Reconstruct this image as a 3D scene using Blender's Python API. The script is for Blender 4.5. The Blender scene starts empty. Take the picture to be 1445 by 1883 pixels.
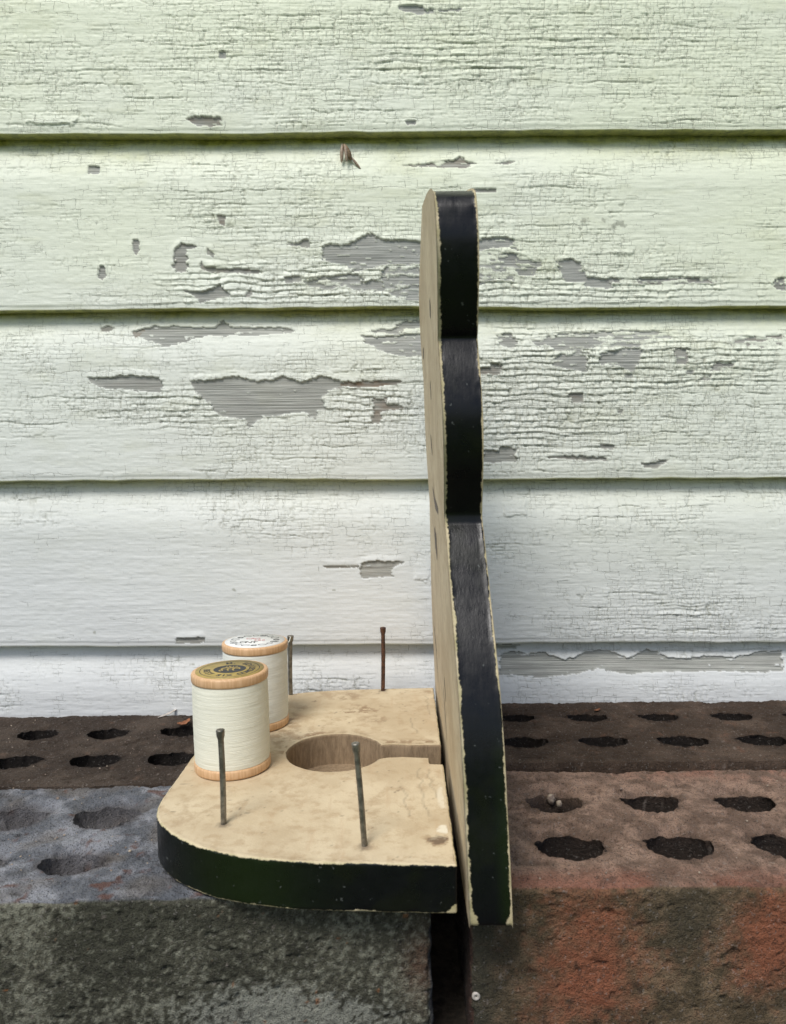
import bpy, bmesh, math, random
import numpy as np
from mathutils import Vector, Matrix
random.seed(4)
MM = 0.001
SC = bpy.context.scene
COL = SC.collection

# ------------------------------------------------------------ camera
F, CX, CY, SHX = 1360.0, 722.5, 941.5, 20.5       # focal length / centre in photograph pixels
PITCH, ROLL, CAMZ = math.radians(90 - 3.85), math.radians(-0.4), 167.0
cd = bpy.data.cameras.new('camera')
cam = bpy.data.objects.new('camera', cd)
COL.objects.link(cam)
cd.sensor_fit = 'VERTICAL'; cd.sensor_height = 24; cd.sensor_width = 24
cd.lens = 24 * F / 1883
cd.shift_x = -SHX / 1883
cd.clip_start = 0.01; cd.clip_end = 500
cd.dof.use_dof = True; cd.dof.focus_distance = 0.40; cd.dof.aperture_fstop = 14
cam.matrix_world = Matrix.Translation((0, 0, CAMZ * MM)) @ Matrix.Rotation(PITCH, 4, 'X') @ Matrix.Rotation(ROLL, 4, 'Z')
SC.camera = cam

# ------------------------------------------------------------ light: overcast day, brighter from the upper left behind the viewer
EL, AZ = math.radians(57), math.radians(206)       # AZ measured clockwise from +Y
world = bpy.data.worlds.new('World'); SC.world = world; world.use_nodes = True
wn = world.node_tree; wn.nodes.clear()
sky = wn.nodes.new('ShaderNodeTexSky'); sky.sky_type = 'NISHITA'; sky.sun_disc = False
sky.sun_elevation = EL; sky.sun_rotation = AZ; sky.air_density = 1.0; sky.dust_density = 2.0; sky.ozone_density = 1.0
bg = wn.nodes.new('ShaderNodeBackground'); bg.inputs['Strength'].default_value = 0.105
wo = wn.nodes.new('ShaderNodeOutputWorld')
wn.links.new(sky.outputs[0], bg.inputs[0]); wn.links.new(bg.outputs[0], wo.inputs[0])
sl = bpy.data.lights.new('sun', 'SUN'); sl.energy = 2.3; sl.angle = math.radians(22); sl.color = (1.0, 0.975, 0.94)
sun = bpy.data.objects.new('sun', sl); COL.objects.link(sun)
d = Vector((math.sin(AZ) * math.cos(EL), math.cos(AZ) * math.cos(EL), math.sin(EL)))
sun.rotation_euler = d.to_track_quat('Z', 'Y').to_euler()
SC.view_settings.view_transform = 'Standard'; SC.view_settings.look = 'None'
SC.view_settings.exposure = 0.26; SC.view_settings.gamma = 1.0

# ------------------------------------------------------------ measuring helpers (photo pixel -> point of the place, mm)
_cp, _sp, _cr, _sr = math.cos(PITCH), math.sin(PITCH), math.cos(ROLL), math.sin(ROLL)
RM = np.array([[1, 0, 0], [0, _cp, -_sp], [0, _sp, _cp]]) @ np.array([[_cr, -_sr, 0], [_sr, _cr, 0], [0, 0, 1]])
def ray(x, y): return RM @ np.array([(x - CX - SHX) / F, -(y - CY) / F, -1.0])
def at_z(x, y, Z): r = ray(x, y); return np.array([0, 0, CAMZ]) + r * ((Z - CAMZ) / r[2])
def at_y(x, y, Y): r = ray(x, y); return np.array([0, 0, CAMZ]) + r * (Y / r[1])

# ------------------------------------------------------------ noise
def h_(ix, iy, iz, seed):
    n = (ix.astype(np.int64) * 374761393 + iy.astype(np.int64) * 668265263 + iz * 2147483647 + seed * 1274126177) & 0xFFFFFFFF
    n = ((n ^ (n >> 13)) * 1274126177) & 0xFFFFFFFF
    n = ((n ^ (n >> 16)) * 2246822519) & 0xFFFFFFFF
    return ((n ^ (n >> 15)) & 0xFFFFFF) / float(0xFFFFFF)
def hsh(a, b, seed=0): return h_(np.asarray(a), np.asarray(b), 0, seed)
def n2(x, y, seed=0):
    ix = np.floor(x); iy = np.floor(y); fx = x - ix; fy = y - iy
    fx = fx * fx * (3 - 2 * fx); fy = fy * fy * (3 - 2 * fy)
    a = h_(ix, iy, 0, seed); b = h_(ix + 1, iy, 0, seed); c = h_(ix, iy + 1, 0, seed); e = h_(ix + 1, iy + 1, 0, seed)
    return (a + (b - a) * fx + (c - a) * fy + (a - b - c + e) * fx * fy) * 2 - 1
def fb2(x, y, o=3, seed=0):
    s = 0; a = 1; t = 0
    for i in range(o):
        s = s + a * n2(x * 2 ** i + 17.3 * i, y * 2 ** i - 9.1 * i, seed + i); t += a; a *= .5
    return s / t
def n3(x, y, z, seed=0):
    iz = np.floor(z).astype(np.int64); fz = z - iz; fz = fz * fz * (3 - 2 * fz)
    ix = np.floor(x); iy = np.floor(y); fx = x - ix; fy = y - iy
    fx = fx * fx * (3 - 2 * fx); fy = fy * fy * (3 - 2 * fy)
    def lay(k):
        a = h_(ix, iy, k, seed); b = h_(ix + 1, iy, k, seed); c = h_(ix, iy + 1, k, seed); e = h_(ix + 1, iy + 1, k, seed)
        return a + (b - a) * fx + (c - a) * fy + (a - b - c + e) * fx * fy
    l0 = lay(iz); l1 = lay(iz + 1)
    return (l0 + (l1 - l0) * fz) * 2 - 1
def fb3(P, s, o=3, seed=0):
    r = 0; a = 1; t = 0
    for i in range(o):
        k = 2 ** i / s
        r = r + a * n3(P[..., 0] * k + 5.7 * i + 100, P[..., 1] * k + 100, P[..., 2] * k + 100, seed + i); t += a; a *= .5
    return r / t
def sst(a, b, x):
    t = np.clip((x - a) / (b - a), 0, 1); return t * t * (3 - 2 * t)
def lerp(a, b, t): return a + (b - a) * t

# ------------------------------------------------------------ mesh helpers
def mesh_np(name, V, faces_quads, attrs=None, cols=None, smooth=True):
    """V (n,3) in mm, quads (m,4) int"""
    me = bpy.data.meshes.new(name)
    n, m = len(V), len(faces_quads)
    me.vertices.add(n); me.vertices.foreach_set('co', (V * MM).astype(np.float32).ravel())
    me.loops.add(m * 4); me.loops.foreach_set('vertex_index', faces_quads.astype(np.int32).ravel())
    me.polygons.add(m); me.polygons.foreach_set('loop_start', np.arange(0, m * 4, 4, dtype=np.int32))
    me.update(calc_edges=True)
    if smooth: me.polygons.foreach_set('use_smooth', np.ones(m, dtype=bool))
    for k, a in (attrs or {}).items():
        at = me.attributes.new(k, 'FLOAT', 'POINT'); at.data.foreach_set('value', a.astype(np.float32).ravel())
    for k, a in (cols or {}).items():
        at = me.attributes.new(k, 'FLOAT_COLOR', 'POINT')
        c4 = np.ones((n, 4), np.float32); c4[:, :3] = a.reshape(-1, 3); at.data.foreach_set('color', c4.ravel())
    me.validate(); me.update()
    return me
def quads(nu, nv, off=0, cu=False, cv=False):
    """index grid [nu][nv]"""
    I = np.arange(nu * nv).reshape(nu, nv) + off
    if cu: I = np.vstack([I, I[:1]])
    if cv: I = np.hstack([I, I[:, :1]])
    return np.stack([I[:-1, :-1], I[1:, :-1], I[1:, 1:], I[:-1, 1:]], -1).reshape(-1, 4)
def link(name, me, mat, parent=None, kind=None, label=None):
    o = bpy.data.objects.new(name, me); COL.objects.link(o)
    if mat is not None: me.materials.append(mat)
    if parent is not None: o.parent = parent
    if kind: o['kind'] = kind
    if label: o['label'] = label
    return o
def thing(name, loc, label, cat, group=None):
    o = bpy.data.objects.new(name, None); COL.objects.link(o)
    o.location = Vector(loc) * MM; o['label'] = label; o['category'] = cat
    if group: o['group'] = group
    o.empty_display_size = .01
    return o
def lathe(prof, n=64, noise=None, caps=True):
    """prof [(r,z)] mm -> V, quads (closed around); caps made of tiny rings"""
    P = np.array(prof, float); a = np.linspace(0, 2 * np.pi, n, endpoint=False)
    R = P[:, 0][:, None] * np.ones(n); Z = P[:, 1][:, None] * np.ones(n)
    if noise is not None: R = R + noise(a[None, :], Z)
    V = np.stack([R * np.cos(a), R * np.sin(a), Z], -1).reshape(-1, 3)
    q = quads(len(P), n, cv=True)[:, ::-1]
    return V, q

# ------------------------------------------------------------ material helpers
class NT:
    def __init__(s, name):
        s.m = bpy.data.materials.new(name); s.m.use_nodes = True; s.t = s.m.node_tree; s.t.nodes.clear()
        s.out = s.n('ShaderNodeOutputMaterial'); s.b = s.n('ShaderNodeBsdfPrincipled'); s.l(s.b.outputs[0], s.out.inputs[0])
        s.tc = s.n('ShaderNodeTexCoord')
    def n(s, t, **k):
        x = s.t.nodes.new(t)
        for a, v in k.items(): setattr(x, a, v)
        return x
    def l(s, a, b): s.t.links.new(a, b)
    def v(s, x, sock):
        if isinstance(x, (int, float)): sock.default_value = x
        elif isinstance(x, (tuple, list)): sock.default_value = (*x, 1) if len(x) == 3 and len(sock.default_value) == 4 else x
        else: s.l(x, sock)
    def attr(s, name, o='Fac'): x = s.n('ShaderNodeAttribute', attribute_name=name); return x.outputs[o]
    def mp(s, scale=(1, 1, 1), loc=(0, 0, 0)):
        x = s.n('ShaderNodeMapping'); s.l(s.tc.outputs['Object'], x.inputs[0])
        x.inputs['Scale'].default_value = scale; x.inputs['Location'].default_value = loc; return x.outputs[0]
    def noise(s, scale, vec=None, det=3, rough=.55, dist=0):
        x = s.n('ShaderNodeTexNoise'); x.inputs['Scale'].default_value = scale; x.inputs['Detail'].default_value = det
        x.inputs['Roughness'].default_value = rough; x.inputs['Distortion'].default_value = dist
        s.l(vec if vec is not None else s.tc.outputs['Object'], x.inputs[0]); return x.outputs[0]
    def math(s, op, a, b=0.0, c=None, clamp=False):
        x = s.n('ShaderNodeMath', operation=op, use_clamp=clamp); s.v(a, x.inputs[0]); s.v(b, x.inputs[1])
        if c is not None: s.v(c, x.inputs[2])
        return x.outputs[0]
    def ss(s, x, a, b, lo=0, hi=1):
        m = s.n('ShaderNodeMapRange', interpolation_type='SMOOTHSTEP'); s.v(x, m.inputs[0])
        for i, q in enumerate((a, b, lo, hi)): s.v(q, m.inputs[i + 1])
        return m.outputs[0]
    def mix(s, f, a, b, mode='MIX'):
        x = s.n('ShaderNodeMix', data_type='RGBA', blend_type=mode); s.v(f, x.inputs[0]); s.v(a, x.inputs[6]); s.v(b, x.inputs[7])
        return x.outputs[2]
    def bump(s, h, dist, strength=1.0):
        x = s.n('ShaderNodeBump'); x.inputs['Strength'].default_value = strength; x.inputs['Distance'].default_value = dist
        s.v(h, x.inputs['Height'])
        s.l(x.outputs[0], s.b.inputs['Normal']); return x
    def base(s, c): s.v(c, s.b.inputs['Base Color'])
    def rough(s, r): s.v(r, s.b.inputs['Roughness'])
    def spec(s, r): s.v(r, s.b.inputs['Specular IOR Level'])
    def ell(s, c, r, soft=.5):
        """1 inside an ellipsoid (mm, object space)"""
        x = s.n('ShaderNodeMapping', vector_type='POINT'); s.l(s.tc.outputs['Object'], x.inputs[0])
        x.inputs['Scale'].default_value = tuple(1000.0 / q for q in r); x.inputs['Location'].default_value = tuple(-a / q for a, q in zip(c, r))
        y = s.n('ShaderNodeVectorMath', operation='LENGTH'); s.l(x.outputs[0], y.inputs[0])
        return s.ss(y.outputs['Value'], 1.0 + soft, 1.0 - soft)

# siding paint over grey weathered wood
def siding_material():
    t = NT('peeling_white_paint')
    bare, dirt, algae, tone, thin = (t.attr(k) for k in ('bare', 'dirt', 'algae', 'tone', 'brown'))
    grain = t.noise(1.0, t.mp((18, 18, 1500)), 4, .6, .4)
    g2 = t.noise(1.0, t.mp((60, 60, 260)), 3)
    wood = t.mix(t.ss(grain, .34, .64), (.205, .212, .19), (.52, .525, .475))
    wood = t.mix(t.ss(g2, .35, .7, 0, .5), wood, (.32, .315, .29))
    wood = t.mix(thin, wood, (.20, .135, .085))
    blot = t.noise(9, None, 3)
    paint = t.mix(t.ss(blot, .3, .7), (.80, .825, .79), (.84, .855, .83))
    paint = t.mix(t.attr('low_shade'), paint, (.70, .715, .705)); paint = t.mix(tone, paint, (.83, .87, .67))
    fine = t.noise(900, None, 2)
    paint = t.mix(t.ss(fine, .3, .7, 0, .12), paint, (.5, .5, .44))
    paint = t.mix(t.math('MULTIPLY', dirt, .7, clamp=True), paint, (.27, .275, .21))
    mold = t.noise(160, t.mp((1, 1, 1)), 4, .7)
    gr = t.mix(t.ss(mold, .42, .62), (.36, .36, .075), (.20, .21, .045))
    c = t.mix(bare, paint, wood)
    c = t.mix(algae, c, gr)
    sep = t.n('ShaderNodeSeparateXYZ'); t.l(t.tc.outputs['Object'], sep.inputs[0])
    wn_ = t.n('ShaderNodeTexNoise'); wn_.inputs['Scale'].default_value = 55; wn_.inputs['Detail'].default_value = 5; wn_.inputs['Roughness'].default_value = .62; t.l(t.tc.outputs['Object'], wn_.inputs[0])
    ws = t.n('ShaderNodeSeparateColor'); t.l(wn_.outputs[1], ws.inputs[0])
    def crackle(bw, rh, mort, warp, off):
        x = t.math('ADD', sep.outputs[0], t.math('MULTIPLY', t.math('SUBTRACT', ws.outputs[0], .5), warp))
        z = t.math('ADD', sep.outputs[2], t.math('MULTIPLY', t.math('SUBTRACT', ws.outputs[1], .5), warp * .9))
        cb = t.n('ShaderNodeCombineXYZ'); t.l(t.math('ADD', x, off), cb.inputs[0]); t.l(t.math('ADD', z, off), cb.inputs[1])
        b = t.n('ShaderNodeTexBrick'); b.offset = .37; b.offset_frequency = 2; b.squash = 1.45; b.squash_frequency = 3
        b.inputs['Scale'].default_value = 1; b.inputs['Mortar Size'].default_value = mort; b.inputs['Mortar Smooth'].default_value = .35
        b.inputs['Brick Width'].default_value = bw; b.inputs['Row Height'].default_value = rh; b.inputs['Bias'].default_value = 0
        b.inputs['Color1'].default_value = (0, 0, 0, 1); b.inputs['Color2'].default_value = (1, 1, 1, 1)
        t.l(cb.outputs[0], b.inputs[0]); return b.outputs['Fac'], b.outputs['Color']
    pm1 = t.noise(1.0, t.mp((90, 90, 90)), 3, .6); pm2 = t.noise(1.0, t.mp((40, 40, 90), (2, 3, 4)), 3, .6); crk = t.attr('crk')
    f1, k1 = crackle(.0044, .0027, .00014, .0045, 0); f2, k2 = crackle(.0090, .0062, .00020, .0085, .013)
    m1 = t.math('MULTIPLY', f1, t.ss(t.math('ADD', pm1, t.math('MULTIPLY', crk, .30)), .62, .78)); m2 = t.math('MULTIPLY', f2, t.ss(t.math('ADD', pm2, t.math('MULTIPLY', crk, .28)), .62, .74))
    ck = t.math('MULTIPLY', t.math('MAXIMUM', m1, m2), t.math('SUBTRACT', 1.0, bare), None, True)
    c = t.mix(t.math('MULTIPLY', ck, .5), c, (.16, .165, .12))
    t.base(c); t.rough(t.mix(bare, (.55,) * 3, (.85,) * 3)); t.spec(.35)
    gf = t.noise(1.0, t.mp((45, 45, 900)), 3, .6, .3)
    ck_h = t.math('MULTIPLY', ck, -.9)
    h = t.math('ADD', t.math('MULTIPLY', gf, t.math('MULTIPLY_ADD', bare, .8, .45)), t.math('MULTIPLY', fine, .18))
    h = t.math('ADD', h, ck_h)
    t.bump(h, .0005, .6)
    return t.m
def brick_material():
    t = NT('rough_fired_clay')
    c = t.attr('col', 'Color'); f = t.noise(1400, None, 3, .7); g = t.noise(420, None, 4, .7)
    c = t.mix(t.ss(f, .52, .66, 0, .75), c, (.02, .017, .014)); k = t.noise(700, t.mp((1, 1, 1), (3, 1, 2)), 3, .7); c = t.mix(t.ss(k, .58, .7, 0, .6), c, t.mix(.5, c, (.45, .42, .38)))
    c = t.mix(t.ss(g, .6, .78, 0, .35), c, (.25, .22, .2))
    t.base(c); t.rough(.92); t.spec(.25)
    t.bump(t.math('ADD', f, t.math('MULTIPLY', g, 1.6)), .0018, .9)
    return t.m
def wood_paint_material():
    """cream faces, black edges with rubbed arrises, raw wood inside holes"""
    t = NT('cream_and_black_paint_on_wood')
    ed = t.math('MULTIPLY', t.attr('ed'), 1.0); raw = t.attr('raw')
    big = t.noise(28, None, 4, .6); mid = t.noise(170, None, 4, .65); fine = t.noise(900, None, 3, .6)
    cream = t.mix(t.ss(big, .35, .65), (.61, .51, .345), (.49, .39, .25))
    cream = t.mix(t.ss(mid, .46, .70, 0, .6), cream, (.40, .29, .17))
    st = t.noise(1.0, t.mp((220, 30, 900)), 3, .6)
    cream = t.mix(t.ss(st, .55, .75, 0, .35), cream, (.46, .32, .19))
    cream = t.mix(t.ss(fine, .70, .78, 0, .6), cream, (.2, .13, .08))
    cream = t.mix(t.math('MULTIPLY', t.attr('rub'), t.ss(mid, .42, .55)), cream, (.28, .19, .11))
    cream = t.mix(t.attr('dark'), cream, (.05, .035, .03))
    cream = t.mix(t.attr('pale'), cream, (.72, .66, .52))
    line = t.mix(t.ss(mid, .3, .7), (.62, .52, .34), (.42, .37, .20))
    cream = t.mix(t.ss(ed, -.2, .15), cream, line)
    lo = t.noise(60, t.mp((1, 1, 1)), 2)
    black = t.mix(t.ss(lo, .5, .66, 0, 1), (.003, .0036, .0045), (.005, .0062, .004))
    black = t.mix(t.attr('green'), black, (.008, .015, .004))
    sp = t.noise(500, None, 2, .5)
    black = t.mix(t.ss(sp, .71, .76, 0, .55), black, (.13, .14, .13))
    wv = t.noise(380, None, 4, .75); wv2 = t.noise(70, None, 2, .5)
    thr = t.math('MULTIPLY_ADD', wv, 3.0, t.math('MULTIPLY_ADD', wv2, 2.2, -1.7))
    thr = t.math('ADD', thr, t.math('MULTIPLY', t.attr('wear'), t.math('MULTIPLY', mid, 9.0)))
    bl = t.ss(t.math('SUBTRACT', ed, thr), -.28, .28)
    c = t.mix(bl, cream, black)
    rg = t.noise(1.0, t.mp((500, 500, 120)), 4, .7)
    rw = t.mix(t.ss(rg, .3, .7), (.33, .245, .155), (.22, .16, .10))
    c = t.mix(raw, c, rw)
    t.base(c)
    t.spec(.30); r = t.mix(bl, (.6,) * 3, t.mix(t.ss(mid, .35, .65), (.27,) * 3, (.40,) * 3)); r = t.mix(raw, r, (.9,) * 3); t.rough(r)
    h = t.math('MULTIPLY', t.math('ADD', t.math('MULTIPLY', mid, .6), t.math('MULTIPLY', fine, .35)), t.math('MULTIPLY_ADD', bl, -.7, 1.0))
    h = t.math('ADD', h, t.math('MULTIPLY', bl, .35)); h = t.math('ADD', h, t.math('MULTIPLY', raw, t.math('MULTIPLY', rg, 2.0)))
    br = t.noise(1.0, t.mp((900, 500, 60)), 3, .6); h = t.math('ADD', h, t.math('MULTIPLY', bl, t.math('MULTIPLY', br, .22)))
    t.bump(h, .0004, .7)
    return t.m
def simple(name, c1, c2, scale=200, rough=.6, bump=.0002, vec=None, metal=0, lo=.4, hi=.6, spec=.4):
    t = NT(name); n = t.noise(scale, t.mp(vec) if vec else None, 4, .6)
    t.base(t.mix(t.ss(n, lo, hi), c1, c2)); t.rough(rough); t.spec(spec); t.b.inputs['Metallic'].default_value = metal
    if bump: t.bump(n, bump, .6)
    return t.m
M = dict(
    siding=siding_material(), brick=brick_material(), board=wood_paint_material(),
    spool=simple('pale_turned_beech', (.66, .43, .24), (.57, .35, .18), 1.0, .5, .00015, (900, 900, 60)),
    endwood=simple('spool_end_grain', (.66, .45, .27), (.50, .30, .15), 600, .6),
    thread_cream=simple('cream_cotton_thread', (.80, .79, .66), (.75, .74, .61), 1.0, .75, 0, (60, 60, 2500)),
    thread_white=simple('white_cotton_thread', (.78, .79, .72), (.72, .73, .66), 1.0, .75, 0, (60, 60, 2500)),
    gold=simple('gold_paper', (.42, .31, .10), (.33, .25, .075), 300, .5, 0),
    ink=simple('dark_ink', (.03, .032, .035), (.05, .05, .05), 900, .6, 0),
    white=simple('white_paper', (.74, .75, .72), (.68, .69, .66), 300, .6, 0),
    red=simple('red_ink', (.55, .16, .17), (.62, .26, .26), 900, .6, 0),
    steel=simple('tarnished_nail_steel', (.27, .25, .21), (.15, .14, .115), 300, .42, .0001, None, .75),
    rust=simple('rusty_nail_steel', (.13, .062, .035), (.055, .03, .022), 500, .6, .0002, None, .3),
    lawn=simple('short_lawn', (.05, .09, .02), (.09, .13, .035), 12, .9, 0),
    soil=simple('dark_soil', (.035, .028, .02), (.07, .055, .04), 150, .95, .002),
    straw=simple('dry_straw', (.42, .38, .33), (.55, .5, .45), 300, .7),
    leaf=simple('brown_leaf_scrap', (.30, .12, .05), (.18, .07, .03), 300, .7),
    husk=simple('brown_insect_body', (.26, .18, .10), (.14, .09, .05), 700, .6),
    wing=simple('pale_insect_wing', (.42, .33, .24), (.28, .20, .14), 900, .5),
    grit=simple('pale_grit', (.40, .33, .25), (.20, .15, .12), 400, .9),
    stroke=simple('dark_brush_paint', (.07, .055, .045), (.14, .10, .07), 700, .6, 0),
)

# ------------------------------------------------------------ ground
def sheet(name, x0, x1, y0, y1, z, mat, n=2):
    xs = np.linspace(x0, x1, n); ys = np.linspace(y0, y1, n)
    X, Y = np.meshgrid(xs, ys, indexing='ij')
    V = np.stack([X, Y, np.full_like(X, z)], -1).reshape(-1, 3)
    return link(name, mesh_np(name, V, quads(n, n), smooth=False), mat, kind='structure')
sheet('lawn', -150e3, 150e3, -150e3, 150e3, -84, M['lawn'])
sheet('soil', -1500, 1500, 120, 620, -76, M['soil'], 40)

# ------------------------------------------------------------ wooden siding wall
YW = 498.0
LAPS = [42.1 - 113 * 1, 42.1, 155.0, 268.4, 381.2, 494.5]
def poly_w(pts): return np.array([(at_y(x, y, YW)[0], at_y(x, y, YW)[2]) for x, y in pts])
PATCH = [  # (streaky, brown, polygon in photo pixels)
 (0, 0, [(402, 94), (416, 95), (415, 108), (403, 107)]),
 (.2, .5, [(342, 221), (350, 215), (403, 216), (410, 231), (365, 234)]),
 (.1, 0, [(730, 8), (780, 10), (790, 18), (850, 14), (850, 19), (800, 22), (775, 25), (740, 20)]),
 (0, 0, [(745, 222), (764, 222), (764, 230), (746, 230)]),
 (0, 0, [(158, 300), (181, 303), (180, 319), (160, 318)]),
 (.5, .5, [(735, 300), (790, 298), (808, 292), (838, 292), (848, 281), (856, 294), (880, 299), (860, 306), (830, 304), (800, 308)]),
 (.3, .3, [(908, 298), (935, 293), (950, 293), (935, 299)]),
 (0, .3, [(868, 346), (914, 347), (912, 353), (872, 354)]),
 (0, .6, [(398, 395), (414, 396), (413, 416), (404, 412)]),
 (0, .2, [(243, 440), (256, 441), (256, 462), (250, 470), (245, 462)]),
 (0, .1, [(184, 488), (193, 490), (196, 508), (188, 516), (180, 510)]),
 (0, .25, [(322, 455), (332, 448), (352, 449), (365, 455), (346, 458), (346, 500), (326, 501), (320, 492)]),
 (0, .4, [(367, 478), (375, 490), (400, 494), (475, 496), (474, 503), (385, 501), (368, 492)]),
 (0, .1, [(380, 455), (396, 468), (392, 474), (381, 468)]),
 (.1, .3, [(529, 449), (567, 441), (566, 455), (548, 453)]),
 (.25, 0, [(592, 467), (600, 449), (640, 450), (660, 440), (680, 427), (700, 441), (775, 446), (790, 448), (790, 486), (720, 485), (690, 492), (655, 500), (635, 488), (600, 481)]),
 (.45, 0, [(560, 520), (600, 508), (662, 503), (668, 520), (700, 512), (712, 487), (790, 487), (790, 520), (730, 530), (700, 538), (660, 536), (640, 528), (600, 531), (575, 527)]),
 (.5, 0, [(715, 515), (790, 510), (790, 562), (735, 555), (718, 540)]),
 (0, .1, [(522, 510), (552, 507), (556, 519), (526, 521)]),
 (0, .1, [(335, 533), (375, 536), (410, 524), (428, 545), (400, 549), (371, 558), (360, 546)]),
 (0, .2, [(450, 545), (462, 530), (465, 543), (455, 547)]),
 (.2, 0, [(870, 440), (900, 438), (935, 436), (950, 449), (952, 462), (930, 455), (900, 458), (870, 462)]),
 (.65, 0, [(870, 460), (950, 466), (985, 480), (1000, 479), (985, 505), (975, 526), (955, 526), (940, 514), (900, 515), (870, 515)]),
 (.15, 0, [(1024, 480), (1050, 475), (1070, 482), (1078, 510), (1125, 514), (1124, 531), (1082, 527), (1040, 518), (1032, 500)]),
 (.5, .3, [(1110, 512), (1320, 512), (1320, 519), (1240, 524), (1180, 521), (1110, 518)]),
 (.5, .2, [(1420, 515), (1445, 510), (1445, 535), (1425, 530)]),
 (0, .3, [(178, 600), (190, 596), (206, 599), (195, 609), (182, 608)]),
 (0, .8, [(237, 606), (262, 601), (255, 618), (243, 622)]),
 (.12, 0, [(245, 606), (275, 597), (395, 599), (410, 584), (420, 599), (520, 600), (516, 612), (420, 617), (385, 615), (350, 622), (330, 632), (300, 637), (270, 624), (247, 616)]),
 (0, .1, [(516, 600), (528, 601), (543, 607), (522, 612)]),
 (.1, .1, [(155, 693), (200, 694), (240, 690), (297, 694), (297, 721), (272, 722), (240, 716), (190, 714), (165, 704)]),
 (.03, 0, [(350, 701), (400, 697), (440, 690), (462, 700), (500, 700), (520, 690), (550, 702), (590, 692), (640, 704), (735, 700), (735, 706), (640, 711), (604, 718), (590, 735), (602, 753), (585, 755), (580, 772), (560, 757), (530, 760), (510, 765), (484, 764), (470, 780), (455, 789), (451, 770), (410, 765), (400, 760), (378, 735), (362, 722)]),
 (0, .95, [(622, 703), (735, 699), (737, 705), (680, 712), (625, 712)]),
 (0, .6, [(684, 733), (711, 730), (713, 743), (752, 750), (725, 753), (703, 757), (699, 781), (681, 780), (688, 752)]),
 (.2, .1, [(680, 604), (720, 603), (740, 590), (790, 582), (790, 600), (745, 602), (735, 612), (690, 610)]),
 (.2, 0, [(663, 616), (700, 617), (745, 612), (790, 612), (790, 655), (735, 653), (702, 645), (675, 630)]),
 (.15, 0, [(915, 614), (945, 610), (951, 635), (935, 642), (918, 628)]),
 (.45, 0, [(975, 620), (1050, 612), (1140, 605), (1230, 608), (1242, 620), (1160, 638), (1100, 636), (1070, 644), (1050, 650), (1010, 640), (985, 632)]),
 (.3, 0, [(1048, 640), (1082, 650), (1080, 684), (1050, 680), (1012, 672), (1025, 655)]),
 (.2, 0, [(1105, 650), (1150, 640), (1182, 638), (1176, 670), (1160, 684), (1148, 673), (1104, 672)]),
 (.4, .2, [(1243, 640), (1266, 642), (1264, 670), (1244, 668)]),
 (.5, .3, [(1310, 666), (1352, 668), (1345, 682), (1312, 684), (1300, 700), (1280, 696), (1310, 688)]),
 (.7, .3, [(1340, 620), (1445, 615), (1445, 640), (1350, 640)]),
 (.1, .4, [(885, 676), (927, 670), (920, 688), (886, 690)]),
 (0, .4, [(1046, 722), (1076, 722), (1073, 742), (1052, 742), (1050, 732)]),
 (.05, .1, [(885, 828), (918, 828), (920, 821), (952, 824), (950, 849), (890, 850)]),
 (.1, .3, [(1012, 838), (1066, 838), (1116, 842), (1114, 848), (1060, 846), (1014, 843)]),
 (0, .1, [(1103, 817), (1130, 818), (1129, 827), (1105, 825)]),
 (0, .2, [(1180, 852), (1226, 844), (1222, 850), (1205, 862), (1182, 862)]),
 (.1, .2, [(661, 1035), (700, 1030), (745, 1034), (720, 1046), (720, 1060), (664, 1063)]),
 (0, .5, [(594, 1041), (660, 1040), (660, 1044), (600, 1045)]),
 (.1, .2, [(322, 1174), (376, 1171), (377, 1181), (324, 1184)]),
 (.1, 0, [(920, 1210), (948, 1200), (972, 1206), (1000, 1204), (1040, 1216), (1062, 1211), (1090, 1200), (1130, 1202), (1160, 1214), (1200, 1198), (1250, 1215), (1300, 1210), (1350, 1212), (1400, 1204), (1445, 1200), (1445, 1236), (1400, 1238), (1300, 1236), (1200, 1239), (1150, 1241), (1100, 1231), (1060, 1242), (1000, 1247), (920, 1242)]),
 (.1, 0, [(910, 1190), (960, 1190), (950, 1197), (915, 1199)]),
]
PATCH = [(a, b, poly_w(p)) for a, b, p in PATCH]
def in_poly(px, py, poly):
    r = np.zeros(px.shape, bool); n = len(poly)
    for i in range(n):
        x1, y1 = poly[i]; x2, y2 = poly[(i + 1) % n]
        if y1 == y2: continue
        c = ((y1 > py) != (y2 > py)) & (px < (x2 - x1) * (py - y1) / (y2 - y1) + x1)
        r ^= c
    return r
def spot(X, Z, px, py, rx, ry):
    c = at_y(px, py, YW); k = 498 / F
    return np.exp(-(((X - c[0]) / (rx * k)) ** 2 + ((Z - c[2]) / (ry * k)) ** 2))
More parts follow.
